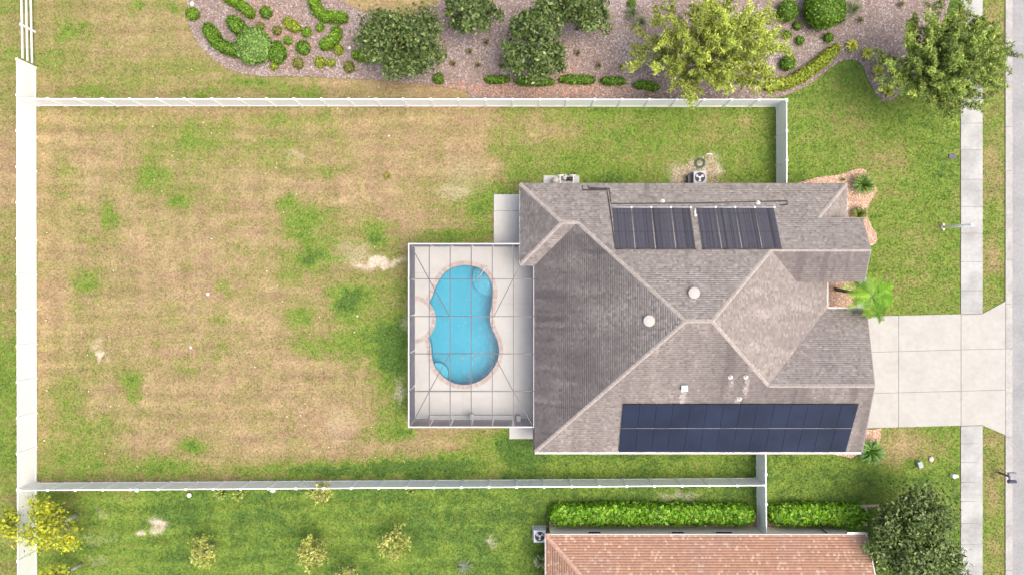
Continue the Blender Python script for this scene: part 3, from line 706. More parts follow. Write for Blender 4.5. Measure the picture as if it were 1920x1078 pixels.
part('door_panels', bb.mesh('door_panels', M['garage']), gd)
opening(house, 'entry_door', 1504, 552, 'y', 1.0, .05, 2.15, M['door'])
for gx in (1150, 1250, 1440): opening(house, 'window', gx, 367, 'x', 1.2, .9, 2.1, M['window'])
for gx in (1100, 1280, 1460): opening(house, 'window', gx, 818, 'x', 1.4, .9, 2.1, M['window'])
opening(house, 'window', 1551, 474, 'y', 1.6, .6, 2.2, M['window']); opening(house, 'window', 1540, 398, 'y', 1.1, .8, 2.1, M['window'])
opening(house, 'sliding_door', 1011, 600, 'y', 3.6, .07, 2.15, M['window']); opening(house, 'sliding_door', 1011, 730, 'y', 1.8, .07, 2.15, M['window'])
# roof vents and pipes
def roofvent(px, py, pl, r=.34):
    c0 = onplane(px, py, pl); bb = MB()
    bb.lathe([(r*.8,c0[2]-.12),(r*.8,c0[2]+.12),(r*1.05,c0[2]+.13),(r*1.05,c0[2]+.19),(r*.95,c0[2]+.215),(r*.4,c0[2]+.24)], c0[:2], 20)
    part('roof_vent', bb.mesh('roof_vent', M['vent'], False), roof)
for pl, px, py in VENTS: roofvent(px, py, pl)
for px, py, m_ in ((1369,706,'pvc'), (1398,706,'pvc'), (1386,747,'pvc'), (1242,378,'pvc'), (1421,381,'pvc')):
    pl = 'south' if py > 600 else 'north'; c0 = onplane(px, py, pl); bb = MB(); bb.tube([c0-np.array((0,0,.1)), c0+np.array((0,0,.28))], .055, 10); bb.lathe([(.16,c0[2]-.06),(.15,c0[2]+.03),(.06,c0[2]+.1)], c0[:2], 12)
    part('vent_pipe', bb.mesh('vent_pipe', M[m_]), roof)
c0 = onplane(1282, 727, 'south'); bb = MB(); bb.box(c0-np.array((.17,.14,.15)), c0+np.array((.17,.16,.2))); bb.box(c0+np.array((-.2,-.17,.2)), c0+np.array((.2,.19,.25)))
part('exhaust_hood', bb.mesh('exhaust_hood', M['teal']), roof)

# ------------------------------------------------------------------ solar electric array (south plane)
pv = thing('solar_array', (*G(1348, 780)[:2], 3.5), 'dark blue solar electric array on the lower roof slope', 'solar panels')
sv = np.array((0,-1,-.5)); sv /= np.linalg.norm(sv); su = np.array((1.,0,0)); sn = np.cross(su, -sv); sn *= np.sign(sn[2])
p0 = G(1148, 734.5, planez('south')(1148, 734.5)); NC = 14; Wd = (1547-1148)/S/NC; Ld = (826.5-734.5)/S*math.sqrt(1.25)/2
def slab_on(o, u, v, n, u0, u1, v0, v1, n0, n1, m, name):
    bb = MB(); V8 = [o+u*a+v*c_+n*e for e in (n0, n1) for (a, c_) in ((u0,v0),(u1,v0),(u1,v1),(u0,v1))]
    F8 = [(0,3,2,1),(4,5,6,7),(0,1,5,4),(1,2,6,5),(2,3,7,6),(3,0,4,7)]
    if np.dot(np.cross(u, v), n) < 0: F8 = [f[::-1] for f in F8]
    bb.add(V8, F8); return bb.mesh(name, m)
for r in range(2):
    for k in range(NC):
        tilt = RNG.uniform(-.010, .010); tv = RNG.uniform(-.006, .006)
        u2 = su+sn*tilt; v2 = sv+sn*tv; oo = p0+su*(k+.5)*Wd+sv*(r+.5)*Ld
        fr_ = part('solar_panel', slab_on(oo, u2, v2, sn, -Wd/2+.006, Wd/2-.006, -Ld/2+.018, Ld/2-.018, .09, .125, M['pv_frame'], 'solar_panel'), pv)
        part('solar_glass', slab_on(oo, u2, v2, sn, -Wd/2+.016, Wd/2-.016, -Ld/2+.03, Ld/2-.03, .126, .130, M['pv'], 'solar_glass'), fr_)
for r in (0, 1):
    for q in (.25, .75): part('mounting_rail', slab_on(p0, su, sv, sn, 0, NC*Wd, (r+q)*Ld-.02, (r+q)*Ld+.02, .045, .088, M['alu'], 'mounting_rail'), pv)
part('mounting_rail', slab_on(p0, su, sv, sn, 0, NC*Wd, Ld-.022, Ld+.022, .085, .105, M['alu'], 'mounting_rail'), pv)
# ------------------------------------------------------------------ pool heater panels (north plane)
ph = thing('pool_heater', (*G(1274, 440)[:2], 4.2), 'black rubber solar pool heater panels on the upper roof slope', 'solar heater')
nv = np.array((0,1,-.5)); nv /= np.linalg.norm(nv); nnrm = np.array((0,.5,1)); nnrm /= np.linalg.norm(nnrm)
gx0s = [1134+i*34.2 for i in range(4)]+[1279.5+i*33.9 for i in range(4)]
zf = planez('north'); y_lo, y_hi = 402.5, 474.0
for gx in gx0s:
    bb = MB(); nr = 22; wpx = 31.6
    for i in range(nr):
        sh = RNG.uniform(.8, 1.25); dark = .55 if RNG.random() < .18 else 1.; cc = (.058*sh*dark,.056*sh*dark,.070*sh*dark)
        ga = gx+wpx*i/nr; gb = gx+wpx*(i+1)/nr-.12
        a = G(ga, y_lo, zf(ga, y_lo)); b_ = G(gb, y_lo, zf(gb, y_lo)); c2 = G(gb, y_hi, zf(gb, y_hi)); d2 = G(ga, y_hi, zf(ga, y_hi)); u1 = nnrm*.025; u2 = nnrm*.055
        bb.add([a+u1,b_+u1,c2+u1,d2+u1,a+u2,b_+u2,c2+u2,d2+u2], [(4,7,6,5),(0,1,2,3),(0,4,5,1),(1,5,6,2),(2,6,7,3),(3,7,4,0)], cc)
    pn = part('heater_panel', bb.mesh('heater_panel', M['heater']), ph)
    for yy in (y_lo-1.2, y_hi+1.0):
        a = G(gx-.5, yy, zf(gx, yy))+nnrm*.06; b_ = G(gx+wpx+.5, yy, zf(gx, yy))+nnrm*.06
        bb = MB(); bb.tube([a, b_], .035, 8); part('header_pipe', bb.mesh('header_pipe', M['acgrey'] if yy < 410 else M['pipe_black'], True), pn)
    for yy in (412., 445.):
        a = G(gx-1, yy, zf(gx, yy))+nnrm*.062; b_ = G(gx+wpx+1, yy, zf(gx, yy))+nnrm*.062; bb = MB(); bb.bar(a, b_, .02, .006, nnrm); part('strap', bb.mesh('strap', M['black']), pn)
    a = G(gx+wpx+1.0, y_lo-1.5, zf(gx, y_lo-1.5))+nnrm*.06; bb = MB(); bb.lathe([(.07,a[2]-.08),(.07,a[2]+.06),(.03,a[2]+.08)], a[:2], 10); part('coupling', bb.mesh('coupling', M['pvc']), pn)
    if gx not in (gx0s[3], gx0s[7]):
        a = G(gx+wpx+1.1, y_lo, zf(gx, y_lo))+nnrm*.03; c2 = G(gx+wpx+1.1, y_hi, zf(gx, y_hi))+nnrm*.03; bb = MB(); bb.tube([a, c2], .016, 6); part('spacer_tube', bb.mesh('spacer_tube', M['vent'], True), pn)
def roofpipe(pts, m='pipe_black', r=.032):
    bb = MB(); bb.tube([onplane(x, y, 'north', .06) for x, y in pts], r, 8); part('supply_pipe', bb.mesh('supply_pipe', M[m], True), ph)
roofpipe([(1092,349),(1092,356),(1138,356),(1142,380),(1154,466)]); roofpipe([(1103,349),(1103,353),(1142,353.5),(1146,382),(1310,381),(1476,377),(1476,384),(1462,385)])
roofpipe([(1303,391),(1303,402)], 'pvc', .05)
c0 = onplane(1304, 404, 'north', .08); bb = MB(); bb.lathe([(.09,c0[2]-.1),(.09,c0[2]+.05),(.04,c0[2]+.1)], c0[:2], 10); part('valve', bb.mesh('valve', M['pvc']), ph)

# ------------------------------------------------------------------ pool enclosure
ZC = 2.62
cage = thing('pool_enclosure', (*W(885, 625)[:2], 0), 'grey aluminium screen enclosure over the swimming pool', 'pool cage')
def cz(px, py):
    """frame height: eaves level, raised towards the middle line, sloping in from both ends"""
    t = 1-min(abs(px-884)/119., 1.); e = min((py-457)/70., (801-py)/70., 1.); return ZC+.75*t*max(e, 0)
def CP(px, py): return W(px, py, cz(px, py))
xs_ = [766.5,805,844,883.5,923,962.5,1002]; ys_ = [457.5,523,593,663,733,800]
XR = [1002]*6
def cbar(name, pts, m, w_=.055, h=.1, up=(0,0,1)):
    bb = MB()
    for a, b_ in zip(pts[:-1], pts[1:]): bb.bar(a, b_, w_, h, up)
    part(name, bb.mesh(name, M[m]), cage)
cbar('eave_beam', [CP(xs_[0], ys_[0]), CP(xs_[0], ys_[-1])], 'frame_white', .075, .12); cbar('eave_beam', [CP(xs_[0]-1, ys_[0]), CP(974, ys_[0])], 'frame_white', .075, .12); cbar('eave_beam', [CP(xs_[0]-1, ys_[-1]), CP(1002, ys_[-1])], 'frame_white', .075, .12)
cbar('eave_beam', [CP(1001, 499), CP(1001, ys_[-1])], 'frame_white', .07, .1)
for x in xs_[1:-1]:
    cbar('purlin', [CP(x, y) for y in ys_], 'frame', .05, .06)
for y in ys_[1:-1]:
    cbar('roof_beam', [CP(x, y) for x in xs_], 'frame', .05, .1)
for pts in ([(770,460),(804,523),(843,593)], [(843,664),(805,733),(772,796)], [(975,498),(962,523),(926,593)], [(932,676),(962,733),(998,796)]):
    cbar('brace', [CP(*p) for p in pts], 'frame', .05, .07)
def post(px, py, white=True):
    t = W(px, py, ZC); bb = MB(); bb.box((t[0]-.03, t[1]-.03, .05), (t[0]+.03, t[1]+.03, ZC-.06)); part('post', bb.mesh('post', M['frame_white' if white else 'frame']), cage)
for y in ys_: post(xs_[0], y)
for x in xs_[1:-1]: post(x, ys_[0]); post(x, ys_[-1])
post(943, ys_[0])
for a, b_ in zip(ys_[:-1], ys_[1:]):
    p, q = W(xs_[0]+1, a+2, ZC), W(xs_[0]+1, b_-2, ZC); bb = MB(); bb.add([(p[0],p[1],.05),(q[0],q[1],.05),(q[0],q[1],ZC-.06),(p[0],p[1],ZC-.06)], [(0,1,2,3)]); part('wall_screen', bb.mesh('wall_screen', M['screen_wall']), cage)
for yy, xl in ((ys_[0], xs_[:-2]+[962.5,974]), (ys_[-1], xs_)):
    s_ = 1 if yy < 500 else -1
    for a, b_ in zip(xl[:-1], xl[1:]):
        p, q = W(a+1.5, yy+s_, ZC), W(b_-1.5, yy+s_, ZC); bb = MB(); bb.add([(p[0],p[1],.05),(q[0],q[1],.05),(q[0],q[1],ZC-.06),(p[0],p[1],ZC-.06)], [(0,1,2,3)]); part('wall_screen', bb.mesh('wall_screen', M['screen_wall']), cage)
for i in range(5):
    for j in range(6):
        if j == 5 and i == 0: continue
        q = [CP(xs_[j]+1, ys_[i]+1), CP(xs_[j+1]-1, ys_[i]+1), CP(xs_[j+1]-1, ys_[i+1]-1), CP(xs_[j]+1, ys_[i+1]-1)]
        bb = MB(); bb.add([tuple(p-np.array((0,0,.02))) for p in q], [(3,2,1,0)]); part('roof_screen', bb.mesh('roof_screen', M['screen']), cage)
for px, py in ((771,594),(771,661),(771,730)):      # wall braces seen at the left wall posts
    a = W(767, py+3, 2.3); b_ = W(776, py-8, .3); cbar('wall_brace', [a, b_], 'frame_white', .04, .04)
bb = MB()
p, q = W(806, 777), W(966, 786); bb.box((p[0], q[1], .05), (q[0], p[1], .34)); kn = ob('deck_strip_block', bb.mesh('deck_strip_block', M['deck']), label='low white bench standing in for the bright reflecting deck along the lower pool cage', cat='block')  # added white block, stands for a strip where the deck reflects brightly
bb = MB(); p, q = W(884, 772), W(889, 781); bb.box((p[0], q[1], .345), (q[0], p[1], .95)); bb.box((p[0]-.04, q[1]-.02, .95), (q[0]+.04, p[1]+.02, 1.02)); ob('equipment_box', bb.mesh('equipment_box', M['acgrey']), label='small grey box on the low bench in the pool cage', cat='box')
bb = MB(); p, q = W(969, 776), W(975, 785); bb.box((p[0], q[1], .05), (q[0], p[1], .9)); bb.box((p[0]-.03, q[1]-.03, .9), (q[0]+.03, p[1]+.03, .97)); ob('storage_box', bb.mesh('storage_box', M['acgrey']), label='slim dark grey box in the lower right corner of the pool cage', cat='box')

# ------------------------------------------------------------------ fences
def fence(label, a, b_, hgt, spacing, name='vinyl_fence', group=None):
    A_ = W(*a); B_ = W(*b_); d = B_-A_; L = np.linalg.norm(d); n = max(1, int(round(L/spacing))); st = L/n; u = d/L; ang = math.atan2(u[1], u[0])
    root = thing(name, tuple(A_), label, 'fence', group)
    pm = MB(); pm.box((-.063,-.063,-.3), (.063,.063,hgt+.03)); pm = pm.mesh('post', M['vinyl'])
    cm = MB(); cm.add([(-.08,-.08,0),(.08,-.08,0),(.08,.08,0),(-.08,.08,0),(-.08,-.08,.03),(.08,-.08,.03),(.08,.08,.03),(-.08,.08,.03),(0,0,.085)], [(3,2,1,0),(0,1,5,4),(1,2,6,5),(2,3,7,6),(3,0,4,7),(4,5,8),(5,6,8),(6,7,8),(7,4,8)]); cm = cm.mesh('post_cap', M['vinyl'])
    x0, x1 = .066, st-.066; pmn = MB(); nb = max(4, int(round((x1-x0)/.28)))
    for i in range(nb): pmn.box((x0+(x1-x0)*i/nb+.002, -.011, .14), (x0+(x1-x0)*(i+1)/nb-.002, .011, hgt-.1))
    pmn = pmn.mesh('panel', M['vinyl'])
    rm = MB(); rm.box((x0,-.03,0), (x1,.03,.13)); rm = rm.mesh('rail', M['vinyl'])
    for i in range(n+1):
        p = A_+u*st*i; o = part('post', pm, root, p, (0,0,ang)); ob('post_cap', cm, o, (0,0,hgt+.03))
        if i < n:
            o = part('panel', pmn, root, p, (RNG.uniform(-.004,.004),0,ang)); ob('top_rail', rm, o, (0,0,hgt-.098)); ob('bottom_rail', rm, o, (0,0,.01))
    return root
fence('long white vinyl privacy fence along the left edge of the yard', (67.5,128), (69.5,1290), 1.80, 2.44)
fence('white vinyl privacy fence along the top of the yard beside the mulch bed', (72.5,199), (1455,200.5), 1.76, 1.83)
fence('short white vinyl fence return by the upper front corner of the house', (1455.5,203), (1456,364), 1.76, 1.83)
fence('white vinyl privacy fence between the yard and the green lawn below', (72.5,904.5), (1416,895.5), 1.76, 1.83)
fence('short white vinyl fence return between the two houses', (1417.5,822), (1419.5,983), 1.76, 1.83)
rf = thing('rail_fence', tuple(W(63, -62)), 'white three rail vinyl fence in the upper left corner', 'fence')
A_ = W(63.0,-62); B_ = W(67.0,122); n = 3
for i in range(n+1):
    p = A_+(B_-A_)*i/n
    if i < n:
        bb = MB(); bb.box((-.063,-.063,-.2), (.063,.063,1.4)); o = part('post', bb.mesh('post', M['vinyl']), rf, p); bb = MB(); bb.lathe([(.1,1.4),(.1,1.43),(.01,1.48)], (0,0), 4); ob('post_cap', bb.mesh('post_cap', M['vinyl']), o)
        q = A_+(B_-A_)*(i+1)/n
        for z in (.35,.8,1.25): bb = MB(); bb.bar(p+np.array((0,0,z)), q+np.array((0,0,z)), .05, .14); part('rail', bb.mesh('rail', M['vinyl']), rf)

# ------------------------------------------------------------------ neighbour house
nb_ = thing('neighbour_house', (*G(1300, 1160)[:2], 0), 'cream house with pink tiled roof at the bottom edge', 'house')
NX0, NX1, NY0, NY1 = 1019., 1586., 975., 1355.; nd = (NY1-NY0)/2; nz = EZ+nd/54
nA = (NX0,NY0,EZ); nB = (NX1,NY0,EZ); nR = (NX0+nd,NY0+nd,nz); nE = (NX1,NY0+nd,nz); nC = (NX0,NY1,EZ); nD = (NX1,NY1,EZ)
NPL = {'n': ([nA,nB,nE,nR],(0,-1)), 'w': ([nA,nR,nC],(-1,0)), 's': ([nC,nR,nE,nD],(0,1))}
b = MB(); b.prism([G(*p)[:2] for p in NEIGH], -.05, 2.62); gable(b, 1575, 988, 1338, 2.625, 1165, 5.95); part('wall', b.mesh('wall', M['stucco']), nb_)
b = MB()
for nm, (poly, d) in NPL.items():
    P = [G(*p) for p in poly]; n = len(P); b.add([tuple(p) for p in P]+[(p[0],p[1],p[2]-.1) for p in P], [tuple(range(n))[::-1], tuple(n+k for k in range(n))]+[(i, n+i, n+(i+1) % n, (i+1) % n) for i in range(n)])
nroof = part('roof', b.mesh('roof', M['underlay_red']), nb_)
def red_col(u, v, gx, gy, z, m):
    pal = np.array([(.45,.255,.170),(.43,.243,.162),(.47,.272,.185),(.60,.41,.305),(.40,.225,.150),(.50,.305,.215)])
    c = pal[RNG.choice(6, m, p=[.34,.24,.2,.10,.06,.06])]*RNG.uniform(.93, 1.07, (m, 1)); s = .28*sstep(.5, .75, fbm(u/2, v/2, 301, 3))[:, None]
    return c*(1-s)+np.array((.36,.25,.20))*s
VV, FF, CC = [], [], []; base = 0
for nm, (poly, d) in NPL.items():
    v_, f_, c_ = shingles(nm, poly, d, .165, .14, .003, red_col, .006); VV.append(v_); FF.append(f_+base); CC.append(c_); base += len(v_)
part('tiles', mesh_np('tiles', np.concatenate(VV), np.concatenate(FF), np.concatenate(CC), M['shingle']), nroof, kind='stuff')
for a_, b_ in [(nA,nR),(nC,nR),(nR,nE)]: caps(a_, b_, M['cap_red'], nroof, .27, .25)
for a_, b_ in [(nA,nB),(nB,nE),(nE,nD),(nD,nC),(nC,nA)]: fascia(a_, b_, M['trim'], nroof)
bb = MB(); bb.bar(G(1553,973,2.66), G(1590,973,2.66), .14, .12); part('gutter', bb.mesh('gutter', M['alu']), nroof)
for gx, w_ in ((1262,.9),(1346,1.2),(1110,.9)): opening(nb_, 'window', gx, 986, 'x', w_, 1.1, 2.2, M['window'])
c0 = G(1531, 985); bb = MB(); bb.tube([(c0[0],c0[1]+.06,.1),(c0[0],c0[1]+.06,2.3),(c0[0],c0[1]+.35,2.6)], .045, 8); part('downspout', bb.mesh('downspout', M['door'], True), nb_)
c0 = G(1029, 990); bb = MB(); bb.box((c0[0]-.12,c0[1]-.25,.6), (c0[0]-.02,c0[1]+.05,1.7)); part('meter_box', bb.mesh('meter_box', M['door']), nb_)

# ------------------------------------------------------------------ air conditioners, equipment
def ac(px, py, label, m, sz=.82, hgt=.85):
    c0 = W(px, py, hgt); root = thing('air_conditioner', (c0[0], c0[1], 0), label, 'air conditioner', 'outdoor air conditioner units')
    s = sz/2; bb = MB(); bb.box((-s-.1,-s-.1,-.02), (s+.1,s+.1,.06)); ob('base_slab', bb.mesh('base_slab', M['concrete']), root)
    bb = MB(); bb.box((-s,-s,.06), (s,s,hgt-.06)); body = ob('cabinet', bb.mesh('cabinet', M['black']), root)
    bb = MB()
    for sx in (-1, 1):
        for sy in (-1, 1): bb.box((sx*s-.03,sy*s-.03,.07), (sx*s+.03,sy*s+.03,hgt-.05))
    for i in range(9):
        z = .12+i*(hgt-.25)/8
        for sx in (-1, 1): bb.box((sx*s-.012 if sx < 0 else s+.001, -s+.03, z), (sx*s-.001 if sx < 0 else s+.012, s-.03, z+.035)); bb.box((-s+.03, sx*s-.012 if sx < 0 else s+.001, z), (s-.03, sx*s-.001 if sx < 0 else s+.012, z+.035))
    ob('louvre', bb.mesh('louvre', m), root)
    R = s*.84; outer = [(-s-.02,-s-.02),(s+.02,-s-.02),(s+.02,s+.02),(-s-.02,s+.02)]; hole = [(R*math.cos(t), R*math.sin(t)) for t in np.linspace(0, 2*math.pi, 32, endpoint=False)]
    bb = MB(); v_, f_ = holed(outer, hole, hgt); bb.add(v_, f_); v_, f_ = holed(outer, hole, hgt-.06); bb.add(v_, [f[::-1] for f in f_]); k = len(hole)
    bb.add([(*p, hgt) for p in outer]+[(*p, hgt-.06) for p in outer], [(i, 4+i, 4+(i+1) % 4, (i+1) % 4) for i in range(4)]); ob('top_panel', bb.mesh('top_panel', m), root)
    fan = MB(); fan.lathe([(.09,hgt-.055),(.09,hgt-.02),(.03,hgt-.01)], (0,0), 12); hub = ob('fan_hub', fan.mesh('fan_hub', M['blade_metal']), root)
    for q in range(3):
        a = q*2*math.pi/3+.5; bb = MB(); P = []
        for (r_, t_, z_) in ((.08,-.25,-.05),(R*.88,-.38,-.055),(R*.9,.1,-.035),(R*.75,.42,-.02),(.08,.5,-.02)): P.append((r_*math.cos(a+t_), r_*math.sin(a+t_), hgt+z_))
        bb.add(P+[(p[0],p[1],p[2]-.006) for p in P], [(0,1,2,3,4),(9,8,7,6,5)]+[(i, 5+i, 5+(i+1) % 5, (i+1) % 5) for i in range(5)]); ob('fan_blade', bb.mesh('fan_blade', M['blade_metal']), hub)
    bb = MB()
    for r_ in np.linspace(R*.3, R, 4): bb.tube([(r_*math.cos(t), r_*math.sin(t), hgt+.012) for t in np.linspace(0, 2*math.pi, 25)], .005, 4, cap=False)
    ob('fan_guard', bb.mesh('fan_guard', M['black']), root)
    return root
ac(1312.5, 333, 'grey air conditioner with white fan blades beside the main house', M['acgrey'])
ac(1012, 1005, 'pale grey air conditioner at the corner of the tiled house', M['aclight'], .78, .8)
hr = W(1312, 307); bb = MB(); pts = []
for k in range(150):
    t = k/150*2*math.pi*5; r_ = .30+.06*math.sin(k*.37)+.03*math.sin(k*1.3); pts.append((hr[0]+r_*math.cos(t), hr[1]+r_*math.sin(t), .03+.03*(k//30)*.9))
bb.tube(pts, .018, 6); ob('garden_hose', bb.mesh('garden_hose', M['hose'], True), label='coiled green garden hose on the ground by the air conditioner', cat='hose')
c0 = W(1329, 290); bb = MB(); bb.tube([(c0[0]-.2,c0[1],.05),(c0[0]+.05,c0[1]+.03,.07),(c0[0]+.22,c0[1],.05)], .045, 8); ob('drain_pipe', bb.mesh('drain_pipe', M['pvc'], True), label='short white pipe lying in the grass above the hose', cat='pipe')
c0 = W(1295, 335, .5); bb = MB(); bb.box((c0[0]-.17,c0[1]-.3,.0), (c0[0]+.1,c0[1]+.25,.5)); bb.box((c0[0]-.2,c0[1]-.33,.5), (c0[0]-.14,c0[1]+.28,.56)); ob('pump_box', bb.mesh('pump_box', M['black']), label='black box with a rim next to the air conditioner', cat='box')
eq = thing('pool_equipment', tuple(W(1055, 340)), 'pool pump and filter with white pipes beside the house', 'pool equipment')
def eqp(name, f, m, s_=True): bb = MB(); f(bb); part(name, bb.mesh(name, M[m], s_), eq)
def e(px, py, z): return W(px, py, z)
eqp('filter_tank', lambda q: q.lathe([(.22,.08),(.26,.2),(.26,.7),(.2,.85),(.06,.92)], W(1041,342)[:2], 16), 'beige')
eqp('pump', lambda q: q.tube([e(1062,336,.3), e(1075,336,.3)], .13, 12), 'black'); eqp('pump', lambda q: q.lathe([(.1,.08),(.14,.2),(.14,.45),(.1,.5)], W(1058,336)[:2], 14), 'beige')
for pts in ([(1050,330,.35),(1050,352,.35)], [(1046,329,.38),(1058,329,.38)], [(1061,327,.3),(1061,336,.3)], [(1075,329,.4),(1075,352,.4)], [(1068,329,.42),(1080,329,.42)], [(1093,345,.1),(1093,346,1.6)], [(1102,346,.1),(1102,347,1.6)]):
    eqp('white_pipe', lambda q, p=pts: q.tube([e(*r_) for r_ in p], .045, 8), 'pvc')
eqp('valve', lambda q: q.lathe([(.07,.35),(.09,.4),(.05,.5)], W(1076,328)[:2], 10), 'black'); eqp('timer_box', lambda q: q.box(W(1064,353)-np.array((0,0,-.6)), W(1074,351)+np.array((0,0,1.1))), 'beige', False)

# ------------------------------------------------------------------ street side objects
c0 = W(1768, 426); lp = thing('white_pole', tuple(c0), 'tall slim white pole on the front lawn beside the sidewalk', 'pole')
top = W(1822, 422, 2.95)-c0; bb = MB(); bb.tube([(0,0,0),(top[0]*.5,top[1]*.5,1.5),(top[0],top[1],2.95)], [.11,.10,.095], 12); ob('shaft', bb.mesh('shaft', M['vinyl'], True), lp)
bb = MB(); bb.lathe([(.17,0),(.17,.06),(.10,.1),(.08,.2)], (0,0), 14); bb.box((-.06,-.24,.02),(.06,.24,.09)); ob('base', bb.mesh('base', M['stone']), lp)
bb = MB(); bb.lathe([(.10,2.95),(.115,2.97),(.115,3.0),(.02,3.07)], (top[0],top[1]), 10); ob('cap', bb.mesh('cap', M['vinyl']), lp)
c0 = W(1873.5, 885.5); mbx = thing('mailbox', tuple(c0), 'double mailbox on a dark post at the kerb', 'mailbox')
bb = MB(); bb.box((-.05,-.05,-.1), (.05,.05,1.05)); ob('post', bb.mesh('post', M['mail_dark']), mbx)
bb = MB(); bb.bar((-.02,-.38,1.0), (-.02,.28,1.0), .09, .08); ob('cross_arm', bb.mesh('cross_arm', M['mail_dark']), mbx)
for yy, m_ in ((.22,'mail_grey'),(-.30,'mail_dark')):
    bb = MB(); pr = [(-.1,0),(.1,0),(.1,.13),(.07,.2),(0,.23),(-.07,.2),(-.1,.13)]
    Pa = [(-.22, yy+p[0], 1.05+p[1]) for p in pr]; Pb = [(.3, yy+p[0], 1.05+p[1]) for p in pr]
    bb.add(Pa+Pb, [tuple(range(7))[::-1], tuple(range(7,14))]+[(i, (i+1) % 7, 7+(i+1) % 7, 7+i) for i in range(7)]); bx_ = ob('mail_box_shell', bb.mesh('mail_box_shell', M[m_]), mbx)
    bb = MB(); bb.box((-.235,yy-.015,1.12),(-.222,yy+.015,1.2)); ob('latch', bb.mesh('latch', M['alu']), bx_)
def ubox(px, py, sx, sy, h_, m_, name, label, cat, rz=0.):
    c0 = W(px, py); bb = MB(); bb.prism([(-sx,-sy),(sx,-sy),(sx,sy),(-sx,sy)], -.03, h_); bb.prism([(-sx-.02,-sy-.02),(sx+.02,-sy-.02),(sx+.02,sy+.02),(-sx-.02,sy+.02)], h_, h_+.04); bb.prism([(-sx*.7,-.02),(sx*.7,-.02),(sx*.7,.02),(-sx*.7,.02)], h_+.04, h_+.05)
    ob(name, bb.mesh(name, M[m_]), None, (c0[0],c0[1],0), (0,0,rz), label=label, cat=cat)
ubox(1721, 869, .13, .2, .3, 'green_box', 'utility_box', 'grey green utility pedestal on the front lawn', 'utility box', .3)
ubox(1785, 294, .22, .14, .03, 'mail_dark', 'meter_cover', 'flat grey water meter cover beside the sidewalk', 'cover')
def rock(px, py, r, label, m_='stone', sc=(1,1,.6), name='rock', lump=.25):
    c0 = W(px, py); V, F = [], []; a, b_ = 12, 7
    for i in range(b_):
        th = math.pi*(i+.5)/b_
        for k in range(a):
            ph_ = 2*math.pi*k/a; rr = r*(1+lump*(vnoise(np.array(3*math.cos(ph_)*math.sin(th)+px), np.array(3*math.sin(ph_)*math.sin(th)+3*math.cos(th)+py), 5)-.5)*2)
            V.append((rr*math.sin(th)*math.cos(ph_)*sc[0], rr*math.sin(th)*math.sin(ph_)*sc[1], rr*math.cos(th)*sc[2]+r*sc[2]*.5))
    F = [(i*a+k, (i+1)*a+k, (i+1)*a+(k+1) % a, i*a+(k+1) % a) for i in range(b_-1) for k in range(a)]+[tuple(range(a)), tuple((b_-1)*a+k for k in range(a))[::-1]]
    bb = MB(); bb.add(V, F); ob(name, bb.mesh(name, M[m_], True), None, (c0[0],c0[1],0), label=label, cat='rock' if name == 'rock' else name.replace('_', ' '))
rock(1745, 860, .17, 'round pale stone near the utility pedestal on the front lawn'); rock(361, 8, .2, 'pale stone at the left end of the mulch bed', sc=(.7,1,.5)); rock(656, 91, .09, 'small round white stone near the curved hedge in the mulch bed', 'vinyl')
rock(390, 551, .13, 'white stone in the middle of the dry back lawn'); rock(358, 651, .10, 'small white stone on the dry lawn right of the sandy patch'); rock(512, 919, .16, 'pale stone at the foot of the fence by the green lawn', sc=(1.4,.8,.6))
c0 = W(1784, 890); bb = MB(); bb.lathe([(.13,-.02),(.13,.28),(.15,.3),(.14,.36),(.05,.42)], c0[:2], 14); bb.tube([(c0[0]+.1,c0[1],.15),(c0[0]+.32,c0[1]-.04,.15)], .11, 12); ob('standpipe', bb.mesh('standpipe', M['vinyl'], False), label='short white capped standpipe on the lawn by the sidewalk', cat='pipe')
c0 = W(358, 926); bb = MB(); bb.lathe([(.1,0),(.14,.25),(.15,.27),(.12,.27),(.1,.2)], c0[:2], 14); ob('bucket', bb.mesh('bucket', M['vinyl'], True), label='small white pot under the fence on the green lawn', cat='pot')
c0 = W(257, 918, 1.9); bb = MB(); bb.lathe([(.14,1.84),(.16,1.9),(.14,1.98),(.04,2.02)], c0[:2], 14); ob('solar_light', bb.mesh('solar_light', M['teal'], True), label='round teal cap light on a lower fence post', cat='light')

# ------------------------------------------------------------------ plants
def leaf_arrays(C, N, size, col, asp=.5, jit=.6):
    """diamond leaves at C facing roughly N"""
    k = len(C); N = N+RNG.normal(0, jit, (k, 3)); N /= np.linalg.norm(N, axis=1)[:, None]+1e-9
    a = RNG.normal(0, 1, (k, 3)); u = np.cross(N, a); u /= np.linalg.norm(u, axis=1)[:, None]+1e-9; v = np.cross(N, u)
    s = (size*RNG.uniform(.5, 1.55, k))[:, None]
    bend = N*s*.18
    V = np.stack([C-u*s, C-v*s*asp+bend, C+u*s, C+v*s*asp+bend], 1).reshape(-1, 3)
    return V, np.arange(4*k).reshape(-1, 4), np.repeat(col, 4, 0)
def leaf_cols(k, pal, p=None, var=.18):
    pal = np.array(pal); return pal[RNG.choice(len(pal), k, p=p)]*RNG.uniform(1-var, 1+var, (k, 1))
def sample_surf(V, F, n):
    V = np.asarray(V); F = np.asarray(F); a, b_, c_, d = (V[F[:, i]] for i in range(4))
    N = np.cross(c_-a, d-b_); A_ = np.linalg.norm(N, axis=1); i = RNG.choice(len(F), n, p=A_/A_.sum()); s, t = RNG.random((2, n, 1))
    P = a[i]*(1-s)*(1-t)+b_[i]*s*(1-t)+c_[i]*s*t+d[i]*(1-s)*t; return P, N[i]/A_[i][:, None]
